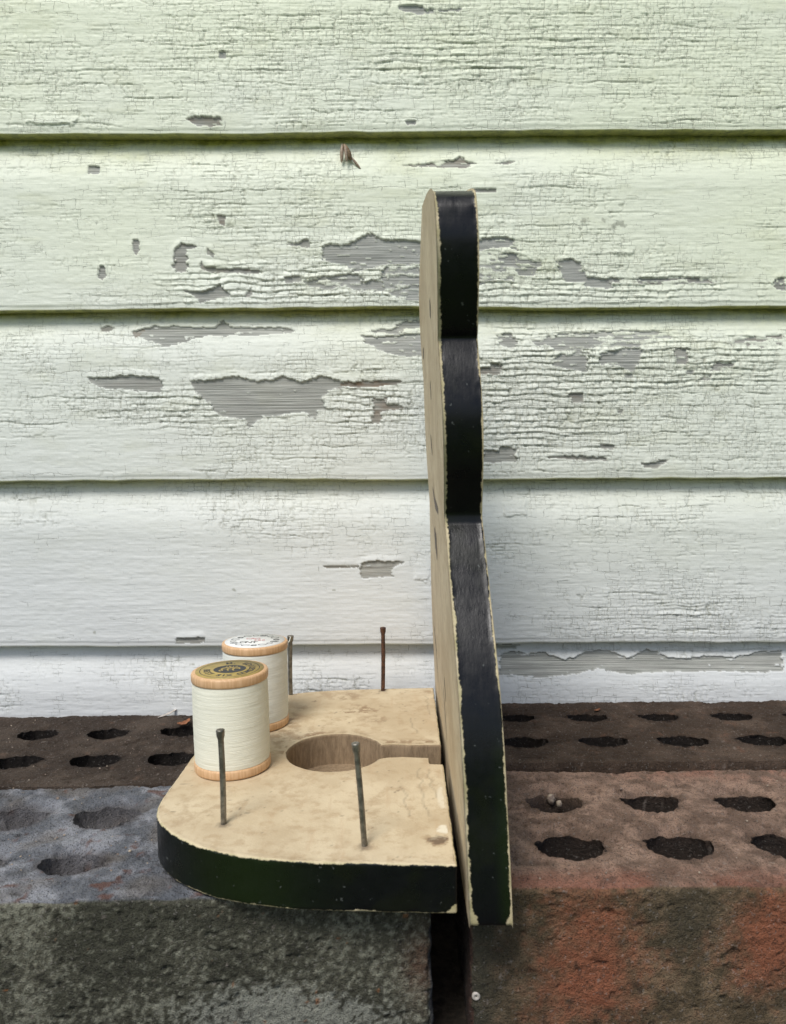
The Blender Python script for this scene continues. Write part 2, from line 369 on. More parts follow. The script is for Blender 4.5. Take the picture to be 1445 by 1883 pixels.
def crack_layer(u, v, rh, cw, seg, ph, pv, warp, seed, w=.33, group=1):
    vv = v + warp * fb2(u / 22, v / 9, 3, seed)
    r = np.floor(vv / rh); fr = vv / rh - r
    g = np.floor(r / group)
    uu = u + .35 * cw * n2(u / 3.1, v / 2.3, seed + 3) + hsh(g, g * 0, seed + 4) * cw * 9
    uu = uu + cw * .8 * n2(uu / (cw * 2.2), g * 7.7, seed + 5)
    c = np.floor(uu / cw); fc = uu / cw - c
    dv = np.minimum(fr, 1 - fr) * rh; bi = np.where(fr < .5, r, r + 1)
    hs = np.floor((uu + 31 * hsh(bi, bi * 0, seed + 6)) / seg)
    du = np.minimum(fc, 1 - fc) * cw; ci = np.where(fc < .5, c, c + 1)
    hp = (hsh(bi, hs, seed + 7) < ph) * np.exp(-(dv / w) ** 2)
    vp = (hsh(ci, g, seed + 8) < pv) * np.exp(-(du / (w * 1.15)) ** 2)
    return np.maximum(hp, vp * .8), fr, fc, hsh(c, r, seed + 9), c, r
def box(a, n, ax):
    k = 2 * n + 1
    p = np.concatenate([np.repeat(a.take([0], ax), n + 1, ax), a, np.repeat(a.take([-1], ax), n, ax)], ax).cumsum(ax)
    m = a.shape[ax]
    return (p.take(np.arange(k, k + m), ax) - p.take(np.arange(0, m), ax)) / k
def clapboard(parent, zb, zt, fine, idx, xlim=1400):
    if fine: xs = np.concatenate([np.arange(-xlim, -330, 40), np.linspace(-330, -282, 20)[:-1], np.arange(-282, 270, .64), np.linspace(270, 320, 20)[1:], np.arange(330, xlim + 1, 40)])
    else: xs = np.linspace(-xlim, xlim, 90)
    H = zt - zb
    # profile points (y back positive, z) from hidden top edge down the bevel and face, round the drip edge, under and back
    step = .6 if fine else 6.0
    zz = np.arange(zt + 5, zb + .9, -step)
    s = zt - zz
    yy = YW + 10.5 * (1 - sst(-14, 36.5, s)) ** 1.15 + .9 * (1 - sst(30, H, s)) - .2
    prof = [(y, z) for y, z in zip(yy, zz)]
    for a in (20, 45, 70, 90): prof.append((yy[-1] + 1.0 - math.cos(math.radians(a)), zb + .9 - .9 * math.sin(math.radians(a))))
    nfront = len(zz)
    for q in (range(1, 13) if fine else (2, 8, 12)): prof.append((yy[-1] + 1.0 + q * 1.15, zb + q * .05))
    prof = np.array(prof); T = np.gradient(prof, axis=0); T /= np.linalg.norm(T, axis=1)[:, None]
    N = np.stack([T[:, 1], -T[:, 0]], -1)      # outward: toward the viewer on the face
    X = np.repeat(xs[None, :], len(prof), 0); Y0 = np.repeat(prof[:, 0][:, None], len(xs), 1); Z0 = np.repeat(prof[:, 1][:, None], len(xs), 1)
    arc = np.concatenate([[0], np.cumsum(np.linalg.norm(np.diff(prof, axis=0), axis=1))])
    V_ = np.repeat(arc[:, None], len(xs), 1) + 200 * idx
    S = zt - Z0
    isf = (np.arange(len(prof)) < nfront)[:, None] * np.ones(len(xs)); fr_w = isf
    sd = idx * 31
    wav = 1.0 * n2(X / 120, Z0 * 0 + idx, sd) + .5 * fb2(X / 18, Z0 * 0 + idx * 3, 2, sd + 1)
    Z0 = Z0 + wav * sst(H * .5, H, S)               # drip edge is not dead straight
    if fine:
        # how crackled each region is
        C = .42 + .3 * fb2(X / 60, Z0 / 25, 2, 77)
        C += .5 * spot(X, Z0, 1120, 740, 330, 110) + .32 * spot(X, Z0, 1050, 90, 420, 90) + .25 * spot(X, Z0, 500, 130, 400, 90) + .5 * spot(X, Z0, 820, 500, 330, 70)
        C += .3 * spot(X, Z0, 350, 760, 380, 60) + .35 * spot(X, Z0, 1250, 1130, 200, 60) - .55 * spot(X, Z0, 150, 1100, 420, 100) - .35 * spot(X, Z0, 150, 830, 200, 60) - .45 * spot(X, Z0, 600, 1120, 300, 60) - .25 * spot(X, Z0, 1350, 420, 150, 60)
        C = np.clip(C, .04, 1.15)
        ka, fra, fca, ha, ca, ra = crack_layer(X, V_, 2.6, 3.9, 5, .30, .78, 1.2, 11 + sd, .30, 2)
        kb, frb, fcb, hb, cb, rb = crack_layer(X, V_, 8.5, 9.5, 19, .42, .5, 2.6, 23 + sd, .40, 1)
        kc, frc, fcc, hc, cc, rc = crack_layer(X, V_, 19, 5.2, 9, .0, .55, 3.0, 37 + sd, .34, 1)      # long vertical splits
        kd, frd, fcd, hd_, cd_, rd_ = crack_layer(X, V_, 4.2, 5.4, 5.5, .62, .85, 2.4, 53 + sd, .46, 1)
        hot = spot(X, Z0, 1000, 690, 140, 70) + spot(X, Z0, 1250, 660, 230, 55) + .9 * spot(X, Z0, 760, 510, 240, 45) + .8 * spot(X, Z0, 1130, 525, 320, 32) + .8 * spot(X, Z0, 420, 530, 150, 40) + .7 * spot(X, Z0, 400, 750, 240, 50) + .8 * spot(X, Z0, 690, 740, 70, 50) + .6 * spot(X, Z0, 950, 600, 60, 30) + .6 * spot(X, Z0, 1000, 800, 180, 50) + .45 * spot(X, Z0, 420, 420, 80, 60) + .4 * spot(X, Z0, 1120, 90, 330, 50) + .4 * spot(X, Z0, 750, 130, 260, 70) + .4 * spot(X, Z0, 1280, 1130, 160, 50)
        hot = np.clip(sst(.2, .7, hot + .25 * fb2(X / 16, Z0 / 8, 2, 95)), 0, 1)
        topz = np.exp(-((S - 14) / 15) ** 2)
        fade = isf * sst(.5, 3.0, arc[:nfront][-1] - (V_ - 200 * idx))
        act_a = sst(.25, .7, C + .35 * fb2(X / 14, Z0 / 7, 2, 91)); act_b = sst(.3, .75, C + .4 * fb2(X / 40, Z0 / 16, 2, 92))
        # peeled areas
        qx = X + 1.3 * (hsh(ca, ra, 5) - .5) * 2 + .8 * n2(X / 2.2, Z0 / 1.6, 6) + .3; qz = Z0 + .8 * (hsh(ca, ra, 8) - .5) + .55 * n2(X / 2.7, Z0 / 2, 7)
        bare = np.zeros_like(X); brown = np.zeros_like(X)
        streak = n2(X / 8, V_ / 1.3, 55) * .65 + n2(X / 2.5, V_ / 1.6, 56) * .35; resid = np.zeros_like(X)
        for stv, br, P in PATCH:
            if P[:, 1].max() < zb - 2 or P[:, 1].min() > zt + 2: continue
            big = (P[:, 0].max() - P[:, 0].min()) * (P[:, 1].max() - P[:, 1].min()) > 60
            if big: m = in_poly(qx, qz, P)
            else: m = in_poly(X + .3 * n2(X, Z0, 3), Z0 + .3 * n2(X, Z0, 4), P)
            keep = streak < (.78 - stv * 1.3 if stv else 2)
            resid = np.maximum(resid, m & ~keep); m = m & keep
            bare = np.maximum(bare, m); brown = np.maximum(brown, m * br)
        rnd = (ha > 1 - .005 * sst(.6, 1.0, C)) & (kb < .3)
        bare = np.maximum(bare, rnd * isf); bare *= isf
        brown = brown * (.55 + .45 * n2(X / 6, Z0 / 1.5, 60))
        b1 = box(box(bare, 3, 0), 3, 1); b1 = box(box(b1, 2, 0), 3, 1)
        below = np.vstack([b1[5:], np.repeat(b1[-1:], 5, 0)])     # bare wood just underneath -> the flake above it lifts
        paint = 1 - bare
        lift = paint * (1.7 * below ** .8 * sst(.02, .5, below) + .5 * b1)
        hgt = paint * (.55 + .16 * (ha - .5) * act_a + (.20 * (fra - .45) * act_a * (.5 + .8 * ha)) + .32 * (frb - .5) * act_b * hb + .35 * lift)
        hgt += paint * (-.42 * ka * act_a - .6 * kb * act_b - .5 * kc * (.25 + .75 * topz) * act_b)
        hgt += paint * hot * (.85 * (frd - .45) * (.35 + hd_) + .25 * (hd_ - .5) - .38 * kd)
        hgt += paint * (.15 * fb2(X / 30, V_ / 3.2, 3, 61) + .10 * fb2(X / 5, V_ / 1.6, 2, 62) * (1.2 - .5 * C))
        hgt = np.where(resid > 0, hgt * .3 + .12, hgt)
        hgt += bare * (.14 * fb2(X / 25, V_ / .9, 2, 63) - .15)
        # a few thick curled flakes and a split knot outline
        for (fx, fy, rx, rz, am) in [(948, 925, 20, 24, 1.2), (1145, 455, 18, 14, .9), (60, 790, 20, 12, .6), (95, 218, 40, 10, 1.2), (775, 1050, 14, 20, 1.0), (1110, 640, 22, 14, 1.0), (620, 735, 22, 18, .6), (905, 650, 24, 16, 1.0), (1235, 690, 18, 12, .8)]:
            c = at_y(fx, fy, YW); k = YW / F
            ddx = np.abs(X - c[0]) / (rx * k); ddz = np.abs(Z0 - c[2]) / (rz * k); rr = (.45 * np.hypot(ddx, ddz) + .55 * np.maximum(ddx, ddz)) * (1 + .5 * fb2(X / 5, Z0 / 4, 3, int(fx)))
            ins = sst(1.06, .98, rr) * isf
            hgt += ins * am * .6 * (.2 + .8 * sst(-.8, 1, -(Z0 - c[2]) / (rz * k)))
        hgt = hgt * np.maximum(fade, .25)
        dirt = np.clip(paint * (ka * act_a * .5 + kb * act_b * .8 + kd * hot * .7 + kc * (.2 + .8 * topz) * act_b * .5), 0, 1) * isf
        edge = np.clip(box(box(bare, 1, 0), 1, 1) - bare, 0, 1)
        dirt = np.clip(dirt + edge * paint * .25, 0, 1)
        # old black specks
        for (fx, fy, r) in [(1140, 412, 7), (1075, 405, 5), (1128, 418, 6), (1108, 405, 4), (985, 177, 2), (1067, 420, 3), (175, 1163, 3), (350, 1225, 3), (615, 1085, 2.5), (430, 1085, 2.5), (575, 988, 3)]:
            c = at_y(fx, fy, YW); k = YW / F
            rr = np.sqrt(((X - c[0]) / (r * 1.5 * k)) ** 2 + ((Z0 - c[2]) / (r * k)) ** 2) + .6 * n2(X / 1.2, Z0 / 1.2, 9)
            dirt = np.maximum(dirt, sst(1.1, .6, rr) * .9)
        rust = at_y(797, 12, YW)
    else:
        hgt = .5 + .3 * fb2(X / 30, V_ / 6, 2, sd); bare = np.zeros_like(X); brown = bare; dirt = bare
    hz = (zt - 42) / 340.0                       # algae is thicker on the upper boards, below each lap
    al = float(np.interp(zt, [42, 155, 268, 381, 495], [.0, .28, .75, .95, .9]))
    A = al * np.exp(-np.clip(S - 3.0, 0, 99) / (3.6 + 2.4 * n2(X / 35, Z0 * 0 + idx, 71))) * (.75 + .45 * fb2(X / 25, Z0 / 4, 2, 72))
    A = A * isf + (1 - isf) * al * .95
    A += .16 * al * np.exp(-np.clip(S, 0, 99) / 14) * isf
    A += .12 * al * sst(.1, .6, fb2(X / 30, Z0 / 9, 3, 74)) * isf
    g = np.interp(Z0, [0, 90, 200, 300, 460], [.0, .06, .35, .75, 1.0]) * (.85 + .3 * fb2(X / 90, Z0 / 50, 2, 73))  # greener light on the upper wall, put into the paint colour
    g = g + .25 * sst(-60, 200, X) * np.interp(Z0, [20, 120], [0, 1])
    Y = Y0 - N[:, 0][:, None] * 0 + 0
    Yd = Y0 - hgt * np.abs(N[:, 0])[:, None]; Zd = Z0 - hgt * .6 * np.clip(1 - isf, 0, 1) * 0
    P = np.stack([X, Yd, Zd], -1).reshape(-1, 3)
    q = quads(len(prof), len(xs))
    me = mesh_np('clapboard', P, q, dict(bare=bare, dirt=dirt, algae=np.clip(A, 0, 1) * (1 - .5 * bare), tone=np.clip(g, 0, 1), brown=np.clip(brown, 0, 1), crk=C if fine else np.zeros_like(X) + .3, low_shade=np.interp(Z0, [-20, 60, 130, 290], [1, .9, .75, 0]) * (.85 + .3 * fb2(X / 50, Z0 / 30, 2, 75)) * np.where(isf > 0, 1, .5)))  # last mask greys the lower boards: shade painted into their colour
    return link('clapboard', me, M['siding'], parent)
wall = thing('siding_wall', (0, YW, -70), 'white painted wooden clapboard house wall with cracked and peeling paint behind the bricks', 'wall')
wall.location = (0, 0, 0)
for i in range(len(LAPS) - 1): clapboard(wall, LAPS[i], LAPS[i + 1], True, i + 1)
z = LAPS[-1]
while z < 2300: clapboard(wall, z, z + 113.2, False, 40); z += 113.2

# ------------------------------------------------------------ cored bricks
def brick(name, label, x0, x1, y0, y1, ztop, holes, palette, seed, step=.8, rot=0.0, height=72, front=True, sunk=1.0, colfn=None):
    """box of six welded grids, displaced in 3D; holes (x, y, rx, ry, depth) pierce the top"""
    L = np.array([x1 - x0, y1 - y0, height], float); c = np.array([(x0 + x1) / 2, (y0 + y1) / 2, ztop - height / 2])
    rad = 3.6 if front else 2.2; half = L / 2
    Vs, Qs, off, tops = [], [], 0, []
    def lin(a, st): n = max(2, int(round(a / st))); return np.linspace(-a / 2, a / 2, n + 1)
    ax = lin(L[0], step); ay = lin(L[1], step); az = lin(L[2], step)
    axc = lin(L[0], 4); ayc = lin(L[1], 4); azc = lin(L[2], 4)
    specs = [(0, 1, 2, 1, ax, ay), (0, 2, 1, -1, ax, az if front else azc), (0, 1, 2, -1, axc, ayc), (0, 2, 1, 1, axc, azc), (1, 2, 0, 1, lin(L[1], 1.5), lin(L[2], 1.5)), (1, 2, 0, -1, lin(L[1], 1.5), lin(L[2], 1.5))]
    for k, (a, b, n_, sg, A, B) in enumerate(specs):
        U, W = np.meshgrid(A, B, indexing='ij'); P = np.zeros(U.shape + (3,)); P[..., a] = U; P[..., b] = W; P[..., n_] = sg * half[n_]
        Q = quads(len(A), len(B), off)
        flip = (sg > 0) != (a == 0 and b == 1 or a == 1 and b == 2)
        if flip: Q = Q[:, ::-1]
        Vs.append(P.reshape(-1, 3)); Qs.append(Q); tops.append(np.full(U.size, k)); off += U.size
    V = np.concatenate(Vs); Q = np.concatenate(Qs); face = np.concatenate(tops)
    inner = np.clip(V, -(half - rad), half - rad); dv = V - inner; ln = np.linalg.norm(dv, axis=1)[:, None]
    nrm = dv / np.maximum(ln, 1e-6); V = inner + nrm * rad
    W3 = V + c + np.array([seed * 37.0, 0, 0])
    big = fb3(W3, 26, 3, seed); med = fb3(W3, 6.5, 3, seed + 5); fin = fb3(W3, 1.8, 2, seed + 9); med = np.sign(med) * np.abs(med) ** .8
    pit = sst(.34, .46, fb3(W3 * np.array([.6, 1, 1]), 3.2, 3, seed + 12)); terr = fb3(W3 * np.array([.55, 1, 1]), 9, 3, seed + 14); terr = (np.floor(terr * 5) + sst(.75, 1, terr * 5 - np.floor(terr * 5))) / 5; disp = -1.0 + .35 * big + .40 * med + .70 * fin - 1.1 * pit + 1.1 * terr
    isr = (nrm[:, 1] < -.5); disp = np.where(isr, disp * .75, disp)
    corner = (np.abs(nrm) > .25).sum(1) > 1
    disp = disp - 1.5 * corner * sst(-.1, .6, fb3(W3, 9, 2, seed + 20))
    V = V + nrm * np.clip(disp, -5, .0)[:, None]
    hm = np.zeros(len(V)); deep = np.zeros(len(V))
    t = (face == 0)
    x = V[t, 0] + c[0]; y = V[t, 1] + c[1]
    dead = np.zeros(len(V), bool); tubes = []; wearz = .42 if y0 > 350 else .9
    ti = np.where(t)[0]
    for j, (hx, hy, rx, ry, dep) in enumerate(holes):
        th = np.arctan2((y - hy) / ry, (x - hx) / rx)
        rn = lambda a: 1 + .05 * n2(2.2 * np.cos(a) + 5, 2.2 * np.sin(a) + 5, seed + 50 + j) + .045 * n2(6 * np.cos(a) + 9, 6 * np.sin(a) + 9, seed + 60 + j) + .02 * n2(18 * np.cos(a) + 9, 18 * np.sin(a) + 9, seed + 61 + j)
        w = .10 * fb2(x / 6, y / 6, 2, seed + 50 + j)
        dx = (x - hx) / rx; dy = (y - hy) / ry; dd = np.sqrt(dx * dx + dy * dy) + w
        rear = sst(-.2, .9, dy)                     # far rim is broken to a slope, near rim is crisp
        slope = sst(1.5, .82, dd) * rear * wearz * (4.0 + 2.5 * n2(x / 7, y / 7, seed + 53 + j)) + sst(1.12, .9, dd) * .7
        V[t, 2] -= np.maximum(slope, 0)
        hm[t] = np.maximum(hm[t], sst(1.25, .95, dd))
        # void: crisp irregular oval, a little nearer than the worn dish
        cx, cy, ax_, ay_ = hx + rx * .05 * math.sin(j * 7 + seed), hy - ry * .08, rx * .93, ry * .98
        a = np.arctan2((y - cy) / ay_, (x - cx) / ax_); r_ = np.hypot((x - cx) / ax_, (y - cy) / ay_); R_ = rn(a); ins = r_ < R_
        zr = lambda a: -1.0 - 3.8 * wearz * sst(.1, 1.0, np.sin(a)) * (1 + .35 * n2(3 * np.cos(a), 3 * np.sin(a), seed + j)) + .5 * n2(7 * np.cos(a), 7 * np.sin(a), seed + 70 + j)
        I = ti[ins]; ai = a[ins]
        V[I, 0] = cx + ax_ * R_[ins] * np.cos(ai) - c[0]; V[I, 1] = cy + ay_ * R_[ins] * np.sin(ai) - c[1]; V[I, 2] = half[2] + zr(ai)
        near_ = (~ins) & (r_ < R_ + .16); J = ti[near_]; k = (1 - (r_[near_] - R_[near_]) / .16)[:]
        V[J, 2] = lerp(V[J, 2], half[2] + zr(a[near_]), k * .6)
        dead[I] = True
        aa = np.linspace(0, 2 * np.pi, 80, endpoint=False); tr = []
        shal = dep < 25
        for f_, dz_ in (((1.0, 0), (.97, .3 * dep), (.90, .65 * dep), (.72, .9 * dep), (.4, dep), (.03, dep)) if shal else ((1.0, 0), (1.04, 1.2), (1.10, 4), (1.12, 9), (1.12, 20), (1.1, height - 8))):
            if shal and dz_: dz_ = dz_ + 1.3 * n2(aa * 2.5, np.full(80, f_ * 9), seed + j) * (f_ > .05)
            m0 = np.max(dz_)
            rr = rn(aa) * f_ + (.03 * n2(aa * 6, np.full(80, m0 / 2.0), seed + j) if m0 else 0)
            tr.append(np.stack([cx + ax_ * rr * np.cos(aa) - c[0], cy + ay_ * rr * np.sin(aa) - c[1], half[2] + zr(aa) * (1 if m0 < height - 10 else 0) - dz_], -1))
        tubes.append((np.concatenate(tr), shal)); HOLES.append((cx, cy, ax_ * 1.25, ay_ * 1.3))
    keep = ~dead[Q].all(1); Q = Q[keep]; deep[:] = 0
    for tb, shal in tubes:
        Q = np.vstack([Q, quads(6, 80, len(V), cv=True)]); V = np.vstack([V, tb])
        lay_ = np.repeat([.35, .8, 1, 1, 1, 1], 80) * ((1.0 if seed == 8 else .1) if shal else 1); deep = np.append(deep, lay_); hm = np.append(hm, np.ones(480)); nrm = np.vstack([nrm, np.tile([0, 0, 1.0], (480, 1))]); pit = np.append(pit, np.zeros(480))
    W3 = V + c + np.array([seed * 37.0, 0, 0])
    W = V + c
    cr, sr = math.cos(rot), math.sin(rot)
    Wl = W - c; W = np.stack([Wl[:, 0] * cr - Wl[:, 1] * sr, Wl[:, 0] * sr + Wl[:, 1] * cr, Wl[:, 2]], -1) + c
    fr = sst(.4, .85, -nrm[:, 1])
    col = colfn(W, fr, hm, seed)
    col = lerp(col, np.array([.022, .019, .017]), (deep * .85)[:, None]); col = lerp(col, np.array([.016, .014, .012]), (sst(.6, .95, np.abs(nrm[:, 0])) * .8)[:, None])  # shade inside the holes and on the end faces is put into the colour
    # pale specks and dark pits
    n_s = fb3(W3, 2.6, 2, seed + 30); col = lerp(col, np.array([.34, .29, .25]), (sst(.62, .78, n_s) * .6)[:, None])
    col = lerp(col, col * .55 + np.array([.006, .005, .004]), (pit * .5)[:, None])
    top = thing(name, (0, 0, 0), label, 'brick', 'cored bricks laid in front of the wall')
    # the holder is the brick itself: one mesh
    bpy.data.objects.remove(top)
    me = mesh_np(name, W, Q, cols=dict(col=col))
    o = link(name, me, M['brick']); o['label'] = label; o['category'] = 'brick'; o['group'] = 'cored bricks laid in front of the wall'
    return o
HOLES = []
def cn(*a): return np.array(a, float) * np.array([1.12, 1.0, .86])
def col_fl(W, fr, hm, s):
    a = fb3(W, 30, 3, s + 1); b = fb3(W, 7, 3, s + 2); m = fb3(W, 1.5, 2, s + 3)
    top = lerp(cn(.13, .155, .20), cn(.30, .345, .43), sst(-.3, .5, b + .5 * a)[:, None])
    top = lerp(top, cn(.15, .145, .14), sst(.0, .5, fb3(W, 18, 2, s + 6))[:, None] * .6)
    top = lerp(top, cn(.13, .065, .05), (sst(.35, .6, fb3(W, 5, 3, s + 4)) * .8)[:, None])
    top = lerp(top, cn(.10, .095, .10), (hm * .55)[:, None])
    f = lerp(cn(.065, .072, .058), cn(.14, .15, .125), sst(-.4, .5, a)[:, None])
    f = lerp(f, cn(.26, .29, .255), (sst(.0, .40, m + .7 * a + .25 * sst(-20, -60, W[:, 0]) * sst(-25, -50, W[:, 2])) * .75)[:, None])
    f = lerp(f, cn(.30, .34, .33), (sst(.15, .6, m + spotw(W, -60, -50, 30, 14) * .9 + spotw(W, -35, -58, 30, 12) * .9) * sst(.15, .9, spotw(W, -60, -50, 40, 16) + spotw(W, -30, -56, 34, 14)) * .8)[:, None])
    f = lerp(f, cn(.012, .013, .011), (sst(.2, .6, -m - .2 * b) * .6)[:, None])
    f = lerp(f, cn(.30, .14, .06), (sst(.62, .72, fb3(W, 4, 2, s + 8)) * .8)[:, None])
    f = lerp(f, cn(.14, .06, .04), (spotw(W, 6, -30, 7, 14) * .5)[:, None])
    return lerp(top, f, fr[:, None])
def spotw(W, x, z, rx, rz): return np.exp(-(((W[:, 0] - x) / rx) ** 2 + ((W[:, 2] - z) / rz) ** 2))
def col_bl(W, fr, hm, s):
    a = fb3(W, 24, 3, s + 1); b = fb3(W, 5, 3, s + 2)
    c = lerp(cn(.050, .040, .034), cn(.095, .080, .070), sst(-.4, .5, a + .4 * b)[:, None])
    c = lerp(c, cn(.14, .10, .08), (sst(.35, .6, b) * .5)[:, None]); c = lerp(c, cn(.03, .026, .024), (hm * .5)[:, None])
    return c
def col_br(W, fr, hm, s):
    a = fb3(W, 24, 3, s + 1); b = fb3(W, 5, 3, s + 2)
    c = lerp(cn(.062, .046, .036), cn(.115, .088, .072), sst(-.4, .5, a + .4 * b)[:, None])
    c = lerp(c, cn(.15, .085, .06), (sst(.3, .6, b) * .5)[:, None]); return lerp(c, cn(.04, .03, .026), (hm * .4)[:, None])
def col_fr(W, fr, hm, s):
    a = fb3(W, 28, 3, s + 1); b = fb3(W, 6, 3, s + 2); m = fb3(W, 2.2, 2, s + 3)
    top = lerp(cn(.17, .125, .105), cn(.36, .27, .23), sst(-.4, .5, b + .5 * a)[:, None])
    top = lerp(top, cn(.22, .22, .225), (sst(60, 25, W[:, 0]) * .6)[:, None])
    redge = sst(300, 284, W[:, 1]) * sst(-.35, .3, a + .3) + .8 * sst(370, 392, W[:, 1]) * sst(-.3, .3, b) * sst(90, 150, W[:, 0])
    top = lerp(top, cn(.27, .125, .095), (np.clip(redge, 0, 1) * .75)[:, None])
    top = lerp(top, cn(.07, .05, .045), (sst(.3, .6, b - .4 * m) * .5)[:, None]); top = lerp(top, cn(.10, .075, .062), (hm * .5)[:, None])
    red = np.clip(spotw(W, 72, -30, 26, 30) + spotw(W, 145, -22, 17, 26) + .3 * a, 0, 1)
    olive = lerp(cn(.10, .083, .055), cn(.20, .16, .11), sst(-.3, .4, b)[:, None])
    f = lerp(olive, cn(.28, .118, .072), sst(.1, 1.0, red + .3 * b + .3 * m)[:, None])
    f = lerp(f, cn(.045, .052, .043), (np.clip(sst(48, 24, W[:, 0]) + .5 * spotw(W, 112, -15, 14, 16), 0, 1) * .85)[:, None])
    f = lerp(f, cn(.04, .03, .025), (sst(.45, .7, fb3(W, 4, 2, s + 7)) * .6)[:, None])
    return lerp(top, f, fr[:, None])
brick('brick', 'grey blue weathered cored brick, front left, under the curved shelf end with mossy dark face', -222, 9.5, 274, 380, 0,
      [(-232 + 44.5 * k, 347, 16, 14, 9) for k in range(1, 3)] + [(-187, 305, 15, 11, 9), (-141.6, 305, 15, 11, 11), (-98, 347, 14, 13, 12)],
      None, 3, .72, math.radians(1.6), colfn=col_fl)
brick('brick', 'reddish brown cored brick, front right, with rust red and olive front face', 24, 254, 280, 393, 0,
      [(72.5 + 47.3 * k, 357 - .3 * k, 15, 12.5, 60 if k else 14) for k in range(4)] + [(72.5 + 47.3 * k, 315, 16, 13, 60) for k in range(4)],
      None, 8, .72, 0, colfn=col_fr)
brick('brick', 'dark brown cored brick against the wall, behind the grey blue one at left', -318, -72, 381, 494, -2.5,
      [(-281, 462, 14, 12, 55), (-234, 461, 13.5, 11, 55), (-189, 461, 13.5, 11, 55), (-143, 464, 14, 11, 55), (-98, 463, 14, 11, 55), (-270, 418, 15, 11, 55), (-225, 418, 16, 11, 55), (-180, 418, 16, 11.5, 55), (-136, 420, 16, 12, 55), (-95, 420, 14, 12, 55)],
      None, 14, 1.0, math.radians(.8), colfn=col_bl, front=False)
brick('brick', 'dark brown cored brick against the wall, right of the black edged board', 39, 275, 395, 499, 3,
      [(70 + 47 * k, 469, 14, 9.5, 55) for k in range(5)] + [(70 + 46.5 * k, 428, 15.5, 10.5, 55) for k in range(5)],
      None, 21, 1.0, 0, colfn=col_br, front=False)
brick('brick', 'added half brick, unseen beneath the cream shelf, that keeps the joint between the front bricks dark', -68, 34, 392, 486, -1.5, [], None, 27, 2.0, 0, colfn=col_bl, front=False)  # unseen brick added behind the front joint so that it renders black

# ------------------------------------------------------------ cream and black wooden holder
def resample(P, st, closed=True):
    P = np.array(P, float)
    if closed: P = np.vstack([P, P[:1]])
    s = np.concatenate([[0], np.cumsum(np.linalg.norm(np.diff(P, axis=0), axis=1))]); n = int(s[-1] / st)
    t = np.linspace(0, s[-1], n, endpoint=not closed)
    return np.stack([np.interp(t, s, P[:, k]) for k in range(P.shape[1])], -1)
def smooth_pts(P, it=2):
    for _ in range(it): P = (np.roll(P, 1, 0) + 2 * P + np.roll(P, -1, 0)) / 4
    return P
def catmull(P, k=8):
    P = np.array(P, float); out = []
    for i in range(len(P) - 1):
        p0 = P[max(i - 1, 0)]; p1 = P[i]; p2 = P[i + 1]; p3 = P[min(i + 2, len(P) - 1)]
        for j in range(k):
            t = j / k
            out.append(.5 * ((2 * p1) + (-p0 + p2) * t + (2 * p0 - 5 * p1 + 4 * p2 - p3) * t * t + (-p0 + 3 * p1 - 3 * p2 + p3) * t ** 3))
    out.append(P[-1]); return np.array(out)
